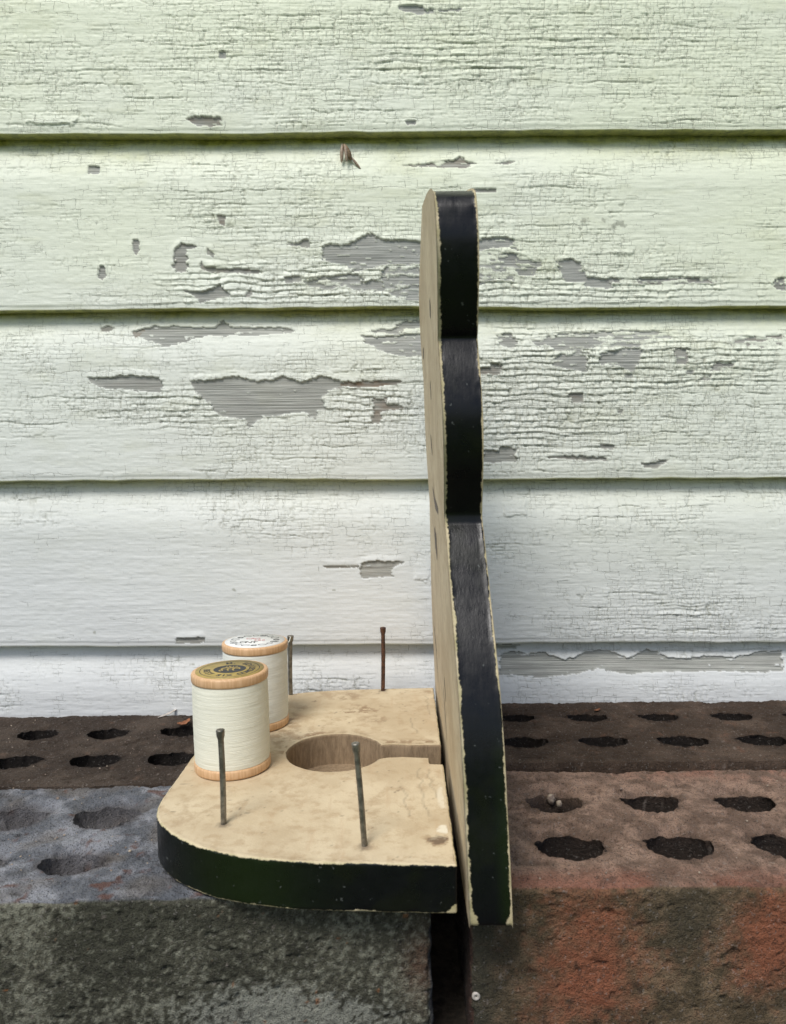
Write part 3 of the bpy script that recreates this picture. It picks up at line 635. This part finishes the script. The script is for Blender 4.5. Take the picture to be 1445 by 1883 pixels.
def slab(name, P2, T, r, place, props, parent, mat, ccw=True, label=None):
    """P2 (n,2) closed counter-clockwise outline; thickness T; arris radius r; place(a,b,t)->xyz"""
    n = len(P2); Tn = np.roll(P2, -1, 0) - np.roll(P2, 1, 0); Tn /= np.linalg.norm(Tn, axis=1)[:, None]
    Nn = np.stack([Tn[:, 1], -Tn[:, 0]], -1)
    rings = []
    for a in np.linspace(0, 90, 5): rings.append((r * (1 - math.sin(math.radians(a))), r * (1 - math.cos(math.radians(a))), None))
    m = max(4, int((T - 2 * r) / .9))
    for k in range(1, m): rings.append((0, r + (T - 2 * r) * k / m, None))
    for a in np.linspace(90, 0, 5): rings.append((r * (1 - math.sin(math.radians(a))), T - r * (1 - math.cos(math.radians(a))), None))
    V = []; ed = []
    wob = .22 * fb2(np.arange(n) / 9.0, np.zeros(n), 3, 5)
    for (ins, t, _) in rings:
        jit = wob * .12 + .025 * n2(np.arange(n) / 6.0, np.full(n, t / 2.0), 6) + (wob * 1.2 + .14 * n2(np.arange(n) / 2.0, np.full(n, t / 2.0), 6)) * (min(t, T - t) < 1.4)
        Q = P2 - Nn * (ins - jit * (1 if 0 < t < T else .6))[:, None]
        V.append(place(Q[:, 0], Q[:, 1], np.full(n, t))); ed.append(np.full(n, min(t, T - t) - ins))
    V = np.concatenate(V); ed = np.concatenate(ed)
    q = quads(len(rings), n, cv=True)
    me = bpy.data.meshes.new(name)
    faces = [tuple(f) for f in q.tolist()]
    bot = list(range(n)); top = list(range(n * (len(rings) - 1), n * len(rings)))
    from mathutils.geometry import delaunay_2d_cdt
    capV, capF = [], []
    for ids, up_ in ((bot, False), (top, True)):
        ring_ = V[ids]; key = lambda p: p
        qa = P2 - Nn * rings[0][0]
        r2 = delaunay_2d_cdt([Vector((float(a), float(b))) for a, b in qa], [(i, (i + 1) % n) for i in range(n)], [], 1, 1e-4)
        o2 = len(V) + len(capV); tt_ = 0.0 if not up_ else T
        pts = np.array([[p[0], p[1]] for p in r2[0]]); capV += place(pts[:, 0], pts[:, 1], np.full(len(pts), tt_)).tolist()
        capF += [tuple(o2 + i for i in (f if up_ else f[::-1])) for f in r2[2]]
    V = np.vstack([V, np.array(capV)]); ed = np.append(ed, np.full(len(capV), -r)); nrg = len(faces)
    me.from_pydata((V * MM).tolist(), [], faces + capF)
    if place(np.array([0.]), np.array([0.]), np.array([1.]))[0][0] != place(np.array([0.]), np.array([0.]), np.array([0.]))[0][0]: me.flip_normals()
    pr = props(V, None, ed); ed = pr.get('ed', ed)
    at = me.attributes.new('ed', 'FLOAT', 'POINT'); at.data.foreach_set('value', ed.astype(np.float32))
    for k in ('raw', 'green', 'wear', 'rub', 'dark', 'pale'):
        at = me.attributes.new(k, 'FLOAT', 'POINT'); at.data.foreach_set('value', pr.get(k, np.zeros(len(V))).astype(np.float32))
    me.polygons.foreach_set('use_smooth', np.arange(len(me.polygons)) < nrg); me.update()
    return link(name, me, mat, parent, label=label)
holder = thing('thread_holder', (0, 0, 0), 'old cream wooden thread holder with black edges standing on the bricks, nails in its shelf', 'thread holder')

# shelf outline (x, y), counter-clockwise seen from above
front = [(18.5, 263), (-9.6, 264.1), (-40, 266.2), (-61, 269.8), (-77, 275.6), (-92.5, 286.0), (-103.0, 298.5), (-107.6, 312), (-108.2, 334), (-108.2, 370)]
f1 = catmull(front, 6)
back = f1[::-1].copy(); back[:, 1] = 740.5 - back[:, 1]; back = back[1:]
HC, HR = (-36.2, 371.0), 24.5
arc = [(HC[0] + HR * math.cos(a), HC[1] + HR * math.sin(a)) for a in np.linspace(math.radians(20), math.radians(337), 60)]
a_end = arc[-1]
outline = list(f1) + list(back) + [(18.5, 383), (18.5, 379.2), (2, 378.6), (-8, 380.2)] + arc + [(-9, 363.4), (-2, 363.9), (11.8, 362.2), (12.0, 355.0), (18.5, 354.2), (18.5, 330)]
O = resample(outline[::-1], .9)
def shelf_props(V, idx, ed):
    x, y, z = V[:, 0], V[:, 1], V[:, 2]
    inh = (np.hypot(x - HC[0], y - HC[1]) < HR + 1.5) | ((x > -14) & (x < 17.6) & (y > 353.5) & (y < 382)) | ((x > 11) & (y > 353) & (y < 380.5))
    raw = (inh & (ed > -.3)).astype(float)
    gr = np.exp(-((x + 62) / 26) ** 2) * (y < 300) * 1.0
    wear = .7 * np.exp(-(((x - 19) / 3) ** 2 + ((z - 4) / 7) ** 2)) * (y < 275)
    right = (x > 17) & (y > 266)
    return dict(raw=raw, green=gr, wear=wear, ed=np.where(ed > -.99, ed + .45, ed))
shelf = slab('shelf', O, 19.0, 1.0, lambda a, b, t: np.stack([a, b, t], -1), shelf_props, holder, M['board'])
a_ = np.linspace(0, 2 * np.pi, 48, endpoint=False); fx = np.concatenate([[HC[0]], HC[0] + (HR + 1) * np.cos(a_)]); fy = np.concatenate([[HC[1]], HC[1] + (HR + 1) * np.sin(a_)])
me = bpy.data.meshes.new('recess_floor'); me.from_pydata([(p * MM, q_ * MM, 2.2 * MM) for p, q_ in zip(fx, fy)], [], [(0, 1 + i, 1 + (i + 1) % 48) for i in range(48)])
me.attributes.new('raw', 'FLOAT', 'POINT').data.foreach_set('value', np.ones(49, np.float32)); link('recess_floor', me, M['board'], shelf)
# painted upper skin of the shelf as a fine relief sheet just proud of the core, with chips, stains and cracks
def shelf_skin():
    st = .8
    xs = np.arange(-109, 18.6, st); ys = np.arange(262, 480, st)
    X, Y = np.meshgrid(xs, ys, indexing='ij')
    inner = []
    n = len(O); Tn = np.roll(O, -1, 0) - np.roll(O, 1, 0); Tn /= np.linalg.norm(Tn, axis=1)[:, None]
    Nn = np.stack([Tn[:, 1], -Tn[:, 0]], -1); I = O - Nn * 1.5
    area = .5 * np.sum(O[:, 0] * np.roll(O[:, 1], -1) - np.roll(O[:, 0], -1) * O[:, 1])
    if area < 0: I = O + Nn * 1.5
    ins = in_poly(X, Y, I)
    W = np.stack([X, Y, 0 * X], -1)
    Z = 19.06 + .02 * fb3(W, 9, 3, 3) + .015 * fb3(W, 2.5, 2, 4)
    rub = np.exp(-(((X + 24) / 9) ** 2 + ((Y - 439) / 6) ** 2)) * (fb2(X / 6, Y / 1.5, 2, 31) > -.1)
    rub += .9 * (np.abs(Y - 433 - .05 * X) < 3.2) * (X > -42) * (X < -16) * (fb2(X / 5, Y / 1.2, 2, 32) > -.2)
    rub += .6 * sst(.15, .6, fb2(X / 16, Y / 22, 3, 33)) * (.35 + .65 * (Y > 380))
    rub += .9 * np.exp(-((Y - 383) / 2.6) ** 2) * (X > -12) + .5 * np.exp(-(((X + 66) / 9) ** 2 + ((Y - 398) / 26) ** 2))
    rub += .55 * np.exp(-((np.hypot(X - HC[0], Y - HC[1]) - HR) / 5.0) ** 2) * (Y > 366)
    dark = np.zeros_like(X); pale = np.zeros_like(X)
    for cx, cy, r in ((-75, 294.2, 3.2), (-16.2, 276.2, 3.0), (-14.6, 471.7, 3), (-72, 466, 3)): dark = np.maximum(dark, .55 * sst(1.3, .3, np.hypot(X - cx, Y - cy) / r + .3 * n2(X, Y, 7)))
    chip = np.hypot((X - 12.6) / 3.9, (Y - 281) / 3.6) + .25 * n2(X / 1.5, Y / 1.5, 8)
    Z = Z - .02 * sst(1.0, .72, chip); dark = np.maximum(dark, .5 * sst(1.0, .8, chip)); rub = np.maximum(rub, sst(1.5, 1.0, chip + .3 * n2(X / 2, Y / 2, 2)) * .9)
    pale = np.maximum(pale, sst(1.2, .8, np.hypot((X - 14.6) / 2.0, (Y - 289) / 3.4) + .8 * fb2(X / 2, Y / 2, 3, 9)))
    pale = np.maximum(pale, .6 * sst(1.3, .7, np.hypot((X - 15.6) / 1.3, (Y - 318) / 10) + .9 * fb2(X / 2, Y / 3, 3, 10)))
    # crazing near the right edge
    for (ax, ay, bx, by, s) in ((6, 350, 9, 300, 1), (10, 348, 13, 318, 2), (13, 460, 14, 425, 3), (2, 420, 6, 395, 4), (-2, 330, 2, 300, 5)):
        t = np.clip((Y - by) / (ay - by), 0, 1); xc = bx + (ax - bx) * t + 1.2 * n2(Y / 5, Y * 0 + s, s)
        dark = np.maximum(dark, .28 * np.exp(-((X - xc) / .45) ** 2) * ((Y > min(ay, by)) & (Y < max(ay, by))))
    dots = sst(.80, .9, n2(X / 1.7, Y / 1.7, 12)); dark = np.maximum(dark, dots * .5 * (n2(X / 9, Y / 9, 13) > .2))
    idx = -np.ones(X.shape, int); idx[ins] = np.arange(ins.sum())
    q = np.stack([idx[:-1, :-1], idx[1:, :-1], idx[1:, 1:], idx[:-1, 1:]], -1).reshape(-1, 4); q = q[(q >= 0).all(1)]
    P = np.stack([X[ins], Y[ins], Z[ins]], -1); z0 = np.zeros(ins.sum())
    me = mesh_np('painted_top', P, q, dict(ed=z0 - 1, raw=z0, green=z0, wear=z0, rub=np.clip(rub[ins], 0, 1), dark=dark[ins], pale=pale[ins]))
    return link('painted_top', me, M['board'], shelf)
shelf_skin()

# back board: scalloped outline in (y, z), leans slightly to the left, measured from the photograph
TB = 15.6
near = [(866, 256.5, 1712), (862, 256.5, 1700), (857, 256.5, 1600), (854, 258.5, 1500), (852, 259.8, 1400), (848, 264.3, 1300), (842, 272.8, 1200), (835, 284.5, 1100), (828, 296, 1000), (823, 301.5, 962)]
near = [(at_y(x, py, Y)[1], at_y(x, py, Y)[2]) for x, Y, py in near]
near[0] = (257.6, -.6); near[1] = (256.2, 2.0)
mid = [(at_y(x, py, Y)[1], at_y(x, py, Y)[2]) for x, Y, py in [(822, 302, 946), (820, 297, 905), (819, 290, 850), (816, 286, 800), (815, 285, 750), (810, 288, 690), (807, 292, 640), (806, 293.5, 622)]]
up = [(at_y(x, py, Y)[1], at_y(x, py, Y)[2]) for x, Y, py in [(805, 291, 608), (804, 285, 560), (802, 279, 500), (800, 276, 440), (798, 276.5, 395), (798, 277.2, 376)]]
PK = (370.0, at_y(788, 383, 370)[2])
up2 = [up[-1]] + [(Y, at_y(px, py, Y)[2]) for Y, px, py in [(279.5, 798, 360.5), (283.5, 799, 354), (290, 800, 351.5), (300, 800, 352.5), (318, 796, 358), (335, 792, 366), (350, 790, 374)]] + [PK]
half = list(catmull(near, 5)) + list(catmull(mid, 5)) + list(catmull(up, 5)) + list(catmull(up2, 5))[1:]
half = np.array(half)
mir = half[::-1].copy(); mir[:, 0] = 740 - mir[:, 0]; mir = mir[1:]
BO = resample(np.vstack([half, mir]), 1.0)
Xb = lambda Y, Z: 22.5 - (Z / 267.0) * 10.8 - (Y - 258) * .0085
def board_place(a, b, t): return np.stack([Xb(a, b) + t, a, b], -1)
def board_props(V, idx, ed):
    y, z = V[:, 1], V[:, 2]; x = V[:, 0] - Xb(y, z)
    nr = (y < 320)
    green = nr * sst(9, 14.5, x) * sst(80, 30, z) * .8
    wear = nr * (np.exp(-((z - 1) / 4) ** 2) * .45)
    return dict(green=green, wear=wear, ed=np.where(ed > -.89, ed + np.where(x > TB / 2, .75, -.25), ed))
board = slab('back_board', BO, TB, .9, board_place, board_props, holder, M['board'])
BI = (BO - BO.mean(0)) * .965 + BO.mean(0)
# brush strokes painted on the cream side of the back board
def stroke(pts, w):
    P = resample(pts, .8, False)
    if not in_poly(P[:, 0], P[:, 1], BI).all(): return
    n = len(P); T = np.gradient(P, axis=0); T /= np.linalg.norm(T, axis=1)[:, None]; N = np.stack([-T[:, 1], T[:, 0]], -1)
    ww = w * (.35 + .65 * np.sin(np.linspace(.1, 3.0, n))) * (1 + .25 * np.array([random.uniform(-1, 1) for _ in range(n)]))
    A = P - N * ww[:, None] / 2; B = P + N * ww[:, None] / 2
    V = np.array([[Xb(a, b) - .12 - .05 * k, a, b] for k, S_ in ((0, A), (0, B)) for a, b in S_])
    q = quads(2, n)[:, ::-1]
    me = mesh_np('painted_stroke', V, q, smooth=False)
    return link('painted_stroke', me, M['stroke'], board)
def on_board(px, py):
    r = ray(px, py); best = None
    lo, hi = 250.0, 520.0
    f = lambda Y: (lambda p: p[0] - Xb(p[1], p[2]))(np.array([0, 0, CAMZ]) + r * (Y / r[1]))
    for _ in range(50):
        m = (lo + hi) / 2
        if f(lo) * f(m) <= 0: hi = m
        else: lo = m
    p = np.array([0, 0, CAMZ]) + r * (lo / r[1]); return p[1], p[2]
for pts, w in [([(786, 944), (790, 950), (797, 957)], 3.0), ([(799, 978), (802, 1000), (804, 1026)], 5), ([(791, 1028), (792, 1060)], 4), ([(788, 962), (790, 990)], 4), ([(796, 898), (800, 925), (806, 940)], 2.2),
               ([(778, 640), (779, 660)], 5), ([(780, 745), (781, 770)], 4), ([(791, 700), (793, 735)], 2), ([(783, 820), (784, 850)], 5), ([(792, 575), (790, 560)], 4), ([(792, 800), (795, 835)], 2),
               ([(797, 1140), (803, 1200), (806, 1255)], 1.2), ([(817, 1245), (820, 1290)], 1.6), ([(815, 1262), (822, 1360)], 1.0)]:
    try: stroke([on_board(*p) for p in pts], w * 2.6)
    except Exception as e: print('stroke', e)

# nails: finishing nails with small flared heads
def tube(path, radii, n=16):
    P = np.array(path, float); r = np.array(radii, float); m = len(P); T = np.gradient(P, axis=0); T /= np.linalg.norm(T, axis=1)[:, None]
    up = np.array([0, 1.0, .02]); A = np.cross(T, up); A /= np.linalg.norm(A, axis=1)[:, None]; B = np.cross(T, A)
    a = np.linspace(0, 2 * np.pi, n, endpoint=False)
    V = P[:, None, :] + r[:, None, None] * (A[:, None, :] * np.cos(a)[None, :, None] + B[:, None, :] * np.sin(a)[None, :, None])
    return V.reshape(-1, 3), quads(m, n, cv=True)
def nail(base, head, bend, mat, rad=1.3):
    b = np.array(base, float); h = np.array(head, float); t = np.linspace(0, 1, 24)
    path = b[None] + (h - b)[None] * t[:, None] + np.array(bend)[None] * np.sin(np.pi * t)[:, None]
    d = (h - b) / np.linalg.norm(h - b); path = np.vstack([path[:1] - d * 4, path])
    r = np.full(len(path), rad); s = np.linalg.norm(path - h, axis=1)
    r = r + (rad * .45) * sst(3.0, 1.3, s) + .015 * n2(np.arange(len(path)) / 3.0, np.zeros(len(path)), int(abs(b[0])))
    for k, q_ in ((.5, 1.5), (.8, 1.35), (.95, 1.0)):
        path = np.vstack([path, h + d * k]); r = np.append(r, rad * q_)
    path = np.vstack([path, h + d * 1.0]); r = np.append(r, .02)
    V, q = tube(path, r)
    link('nail', mesh_np('nail', V, q), mat, holder)
def hd(px, py, Y): p = at_y(px, py, Y); return (p[0], p[1], p[2])
nail(at_z(411, 1515, 19), hd(405, 1345, 295.5), (.3, 0, 0), M['steel'], 1.2)
nail(at_z(670, 1555, 19), hd(654, 1370, 277.5), (.2, 0, 0), M['steel'], 1.15)
nail(at_z(704, 1270, 19), hd(704, 1156, 471), (.2, 0, 0), M['rust'], 1.3)
nb = at_z(704, 1270, 19); nail((-73.5, 465, 19), hd(534, 1171, 464), (-.3, 0, 0), M['steel'], 1.4)

# ------------------------------------------------------------ cotton reels
def spool(name, label, x, y, R, H, thread_m, kind, spin, lean=(0, 0)):
    o = thing(name, (x, y, 19.25), label, 'thread spool', 'cotton thread spools on the cream shelf')
    o.rotation_euler = (lean[0], lean[1], 0)
    fl = 4.6
    def flange(z0):
        pr = [(.5, z0), (R - .8, z0), (R - .2, z0 + .35), (R, z0 + 1.0), (R + .05, z0 + fl - 1.1), (R - .25, z0 + fl - .35), (R - .9, z0 + fl), (3.0, z0 + fl), (.5, z0 + fl)]
        V, q = lathe(pr, 96, lambda a, Z: .06 * n2(a * 3, Z * .3, int(R * 10)))
        return link('flange', mesh_np('flange', V, q), M['spool'], o)
    flange(0); tf = flange(H - fl)
    turns = int((H - 2 * fl) / .36); pr = [(3, fl - .2)]
    for k in range(turns):
        z = fl + (H - 2 * fl) * (k + .0) / turns; dz = (H - 2 * fl) / turns; rr = R - .55 + .35 * math.sin(math.pi * (k + .5) / turns) ** .5 + random.uniform(-.018, .018)
        for a_, b_ in ((.05, -.10), (.3, .02), (.7, .02), (.95, -.10)): pr.append((rr + b_ * .35, z + dz * a_))
    pr.append((3, H - fl + .2))
    V, q = lathe(pr, 96, lambda a, Z: .06 * n2(a * 4 + 10, Z * .45, 8) + .025 * n2(a * 14 + Z * .4, Z * 2.1, 9))
    link('thread_winding', mesh_np('thread_winding', V, q), thread_m, o)
    # paper label
    Rl = R - 2.0 if kind == 'gold' else R - 1.6
    z0 = H + .02
    V, q = lathe([(Rl, z0), (Rl, z0 + .16), (.2, z0 + .16)], 96)
    lb = link('paper_label', mesh_np('paper_label', V, q), M['gold' if kind == 'gold' else 'white'], o, label='printed round paper label in old gold' if kind == 'gold' else 'white printed round paper label with red letters')
    zt = z0 + .2
    def ring(r0, r1, mat, ex=1.0, ey=1.0, cx=0, cy=0, z=zt, a0=0, a1=360, nm='printed_line'):
        a = np.linspace(math.radians(a0), math.radians(a1), 73); V = np.concatenate([np.stack([cx + r * ex * np.cos(a), cy + r * ey * np.sin(a), np.full(73, z)], -1) for r in (r0, r1)])
        link(nm, mesh_np(nm, V, quads(2, 73), smooth=False), mat, lb)
    def disc(rx, ry, mat, z, nm='printed_oval', n=48, wob=0):
        a = np.linspace(0, 2 * np.pi, n, endpoint=False); me = bpy.data.meshes.new(nm)
        me.from_pydata([((rx * math.cos(t)) * MM, (ry * math.sin(t)) * MM, z * MM) for t in a], [], [tuple(range(n))]); link(nm, me, mat, lb)
    def glyphs(txt, size, mat, nm='lettering', arc=None, pos=(0, 0), bold=.02, up_in=True):
        """flat printed lettering; arc=(radius, centre angle deg, step deg) sets it round the label"""
        bmo = bmesh.new(); n = len(txt)
        for i, ch in enumerate(txt):
            if ch == ' ': continue
            cu = bpy.data.curves.new('t', 'FONT'); cu.body = ch; cu.size = size * MM; cu.align_x = 'CENTER'; cu.align_y = 'CENTER'; cu.offset = bold * MM
            ob = bpy.data.objects.new('t', cu); COL.objects.link(ob); bpy.context.view_layer.update()
            me = bpy.data.meshes.new_from_object(ob.evaluated_get(bpy.context.evaluated_depsgraph_get()))
            bpy.data.objects.remove(ob); bpy.data.curves.remove(cu)
            if arc:
                r, ac, sp = arc
                ang = math.radians(ac + (i - (n - 1) / 2) * (sp if up_in else -sp))
                rot = ang + (math.pi / 2 if up_in else -math.pi / 2)
                T = Matrix.Translation((r * math.cos(ang) * MM, r * math.sin(ang) * MM, (zt + .03) * MM)) @ Matrix.Rotation(rot, 4, 'Z')
            else: T = Matrix.Translation(((pos[0] + (i - (n - 1) / 2) * size * .62) * MM, pos[1] * MM, (zt + .06) * MM))
            me.transform(T); bmo.from_mesh(me); bpy.data.meshes.remove(me)
        me = bpy.data.meshes.new(nm); bmo.to_mesh(me); bmo.free(); link(nm, me, mat, lb)
    if kind == 'gold':
        ring(Rl - 2.3, Rl - 1.95, M['ink'])
        glyphs('BEST SIX CORD', 4.2, M['ink'], arc=(11.0, 268, 13.4), bold=.12)
        glyphs('M. EDIUS', 4.3, M['ink'], arc=(10.6, 52, 15), bold=.13, up_in=False)
        disc(7.8, 6.9, M['ink'], zt + .01)
        glyphs('1812', 2.6, M['gold'], pos=(0, 4.0), bold=.05)
        # gold monogram sweep on the dark oval
        for k, (w, y0_) in enumerate(((5.0, -.9), (4.4, .9), (4.8, -2.8))):
            ring(w - .8, w, M['gold'], 1.0, .42, 0, y0_, zt + .05, 20 + 20 * k, 170 + 25 * k, 'printed_line')
        for sx in (-2.2, .6, 3.2): ring(1.2, 1.9, M['gold'], 1, 1.6, sx, -.3, zt + .055, 0, 250)
    else:
        for k in range(16):      # ribbon wreath around the rim
            a = math.radians(k * 22.5 + 8); cx, cy = 12.0 * math.cos(a), 11.4 * math.sin(a)
            ring(1.35, 1.85, M['ink'], 1.35 if k % 2 else 1.0, .8, cx, cy, zt + .01 * (k % 3), 0, 330, 'printed_wreath')
            if k % 3 == 0: ring(.5, .9, M['ink'], 1.6, .8, cx, cy, zt + .02, 0, 360, 'printed_wreath')
        glyphs('CRO', 4.2, M['red'], pos=(-1.8, 3.8), bold=.0)
        glyphs('S&B', 3.6, M['red'], pos=(2.5, .2), bold=.0)
        glyphs('ONT', 5.2, M['ink'], pos=(-2.6, -4.4), bold=.06)
    return o
spA = spool('thread_spool', 'cream thread spool with gold paper label, standing in front near the shelf nail', -84.6, 353.2, 18.3, 48.0, M['thread_cream'], 'gold', 0, (0, -.012))
spB = spool('thread_spool', 'white thread spool with white label and red letters, standing behind the gold labelled one', -85.0, 413.0, 18.3, 47.5, M['thread_white'], 'white', 0)
# loose thread end of the rear reel caught on the nail
p0 = np.array([-66.5, 412, 66]); p1 = np.array(hd(534, 1172, 462))
tt = np.linspace(0, 1, 14); path = p0[None] * (1 - tt[:, None]) + p1[None] * tt[:, None]; path[:, 2] -= 1.2 * np.sin(np.pi * tt)
path = path - np.array([spB.location[k] * 1000 for k in range(3)])
V, q = tube(path, np.full(14, .28), 8); link('loose_thread', mesh_np('loose_thread', V, q), M['thread_white'], spB)

# ------------------------------------------------------------ small things
def blob(V, q, name, mat, parent=None): return link(name, mesh_np(name, V, q), mat, parent)
def spindle(a, b, w, flat=1.0, n=14, m=12):
    a = np.array(a, float); b = np.array(b, float); t = np.linspace(0.001, .999, m)
    V, q = tube(a[None] + (b - a)[None] * t[:, None], w * np.sin(np.pi * t) ** .6 + .01, n)
    return V, q
mo = thing('dried_insect', (0, 0, 0), 'small dry brown insect clinging to the wall just below the top lap', 'insect')
YY = 500.5
e = lambda px, py, dy=0: at_y(px, py, YY - dy)
for nm, a, b, w, mt in (('body', e(632, 264, 1.5), e(646, 296, 1.5), 2.0, 'husk'), ('wing', e(629, 264, 2.0), e(628, 300, 2), 1.2, 'wing'), ('wing', e(634, 266, 3.2), e(638, 298, 3), 1.0, 'wing'), ('leg', e(645, 288, 1.5), e(664, 312, .5), .8, 'wing')):
    V, q = spindle(a, b, w); blob(V, q, nm, M[mt], mo)
def scrap(name, label, cat, c, L, W, ang, mat, curl=1.0, tilt=.2):
    u = np.linspace(-1, 1, 12); v = np.linspace(-1, 1, 6); U, Wv = np.meshgrid(u, v, indexing='ij')
    x = U * L / 2; y = Wv * W / 2 * (1 - .7 * U ** 2 * .8) * (1 + .15 * np.sin(U * 9)); z = curl * U ** 2 + .3 * curl * Wv ** 2 + tilt * x
    ca, sa = math.cos(ang), math.sin(ang)
    X = c[0] + x * ca - y * sa; Y = c[1] + x * sa + y * ca; Z = c[2] + z + .4
    n_ = len(u) * len(v)
    top = np.stack([X, Y, Z], -1).reshape(-1, 3); bot = top - np.array([0, 0, .25])
    q = np.vstack([quads(12, 6), quads(12, 6, n_)[:, ::-1]])
    o = link(name, mesh_np(name, np.vstack([top, bot]), q), mat); o['label'] = label; o['category'] = cat; return o
scrap('straw_sliver', 'pale dry sliver lying on the dark brick where it meets the wall', 'sliver', at_z(308, 1314, -3), 15, 2.4, .95, M['straw'], .6, .10)
scrap('leaf_scrap', 'orange brown dead leaf scrap at a brick hole beside the rear wall', 'leaf', at_z(338, 1331, -3), 8, 6, .5, M['leaf'], 1.2)
scrap('leaf_scrap', 'tiny orange leaf bit on the rear right brick near the wall', 'leaf', at_z(1098, 1307, 2), 4.0, 2.4, .2, M['leaf'], .6)
scrap('leaf_scrap', 'tiny yellow brown bit in the joint beside the black edged board', 'leaf', at_z(1013, 1402, 0), 4, 2.6, 1.0, M['straw'], .8)
V = []; Q = []; off = 0
for i in range(230):       # grit lying on the brick tops
    px = random.choice([random.uniform(0, 290), random.uniform(950, 1445)]); py = random.uniform(1320, 1620)
    p = at_z(px, py, -1.0)
    if any(((p[0] - q_[0]) / q_[2]) ** 2 + ((p[1] - q_[1]) / q_[3]) ** 2 < 1 for q_ in HOLES): continue
    r = random.uniform(.15, .5) * (1.6 if random.random() < .08 else 1)
    a = np.linspace(0, 2 * np.pi, 6, endpoint=False) + random.random()
    for zz_, k in ((-r * .6, .6), (0, 1), (r * .7, .6), (r * .8, .05)):
        V.append(np.stack([p[0] + r * k * 1.2 * np.cos(a), p[1] + r * k * np.sin(a), np.full(6, p[2] + zz_)], -1))
    Q.append(quads(4, 6, off, cv=True)[:, ::-1]); off += 24
o = link('brick_grit', mesh_np('brick_grit', np.concatenate(V), np.concatenate(Q), smooth=False), M['grit'], kind='stuff'); o['label'] = 'pale grains of grit scattered over the brick tops'; o['category'] = 'grit'
# small pale ring left by a snail egg on the right brick face, and mortar crumbs in a core hole
c = at_y(875, 1830, 281.2); V, q = lathe([(.2, 0), (.8, .5), (1.35, .6), (1.7, .2), (1.6, -.6)], 20)
V = np.stack([V[:, 0] + c[0], -V[:, 2] + c[1] - .5, V[:, 1] + c[2]], -1)
o = link('tiny_snail', mesh_np('tiny_snail', V, q[:, ::-1]), M['straw']); o['label'] = 'tiny tan disc shaped snail on the right brick face near the dark gap'; o['category'] = 'snail'
for k, (px, py, r, lab) in enumerate([(985, 1462, 1.9, 'small dark stone crumb in the brick hole nearest the black edged board, left one'), (1013, 1470, 2.3, 'small pale stone crumb in the middle of the brick hole nearest the black board'), (1028, 1478, 1.5, 'tiny stone crumb at the right of the brick hole nearest the black edged board')]):
    p = at_z(px, py, -5.5); n = 10
    a = np.linspace(0, 2 * np.pi, n, endpoint=False); rings = []
    for ph in np.linspace(-1.5, 1.5, 7):
        rr = r * np.cos(ph) * (1 + .25 * np.array([random.uniform(-1, 1) for _ in range(n)])); rings.append(np.stack([p[0] + rr * np.cos(a), p[1] + rr * np.sin(a), p[2] + np.full(n, 1.2 * r * math.sin(ph))], -1))
    o = link('stone_crumb', mesh_np('stone_crumb', np.concatenate(rings), quads(7, n, cv=True)[:, ::-1], smooth=False), M['grit']); o['label'] = lab; o['category'] = 'stone'; o['group'] = 'stone crumbs in the brick hole'
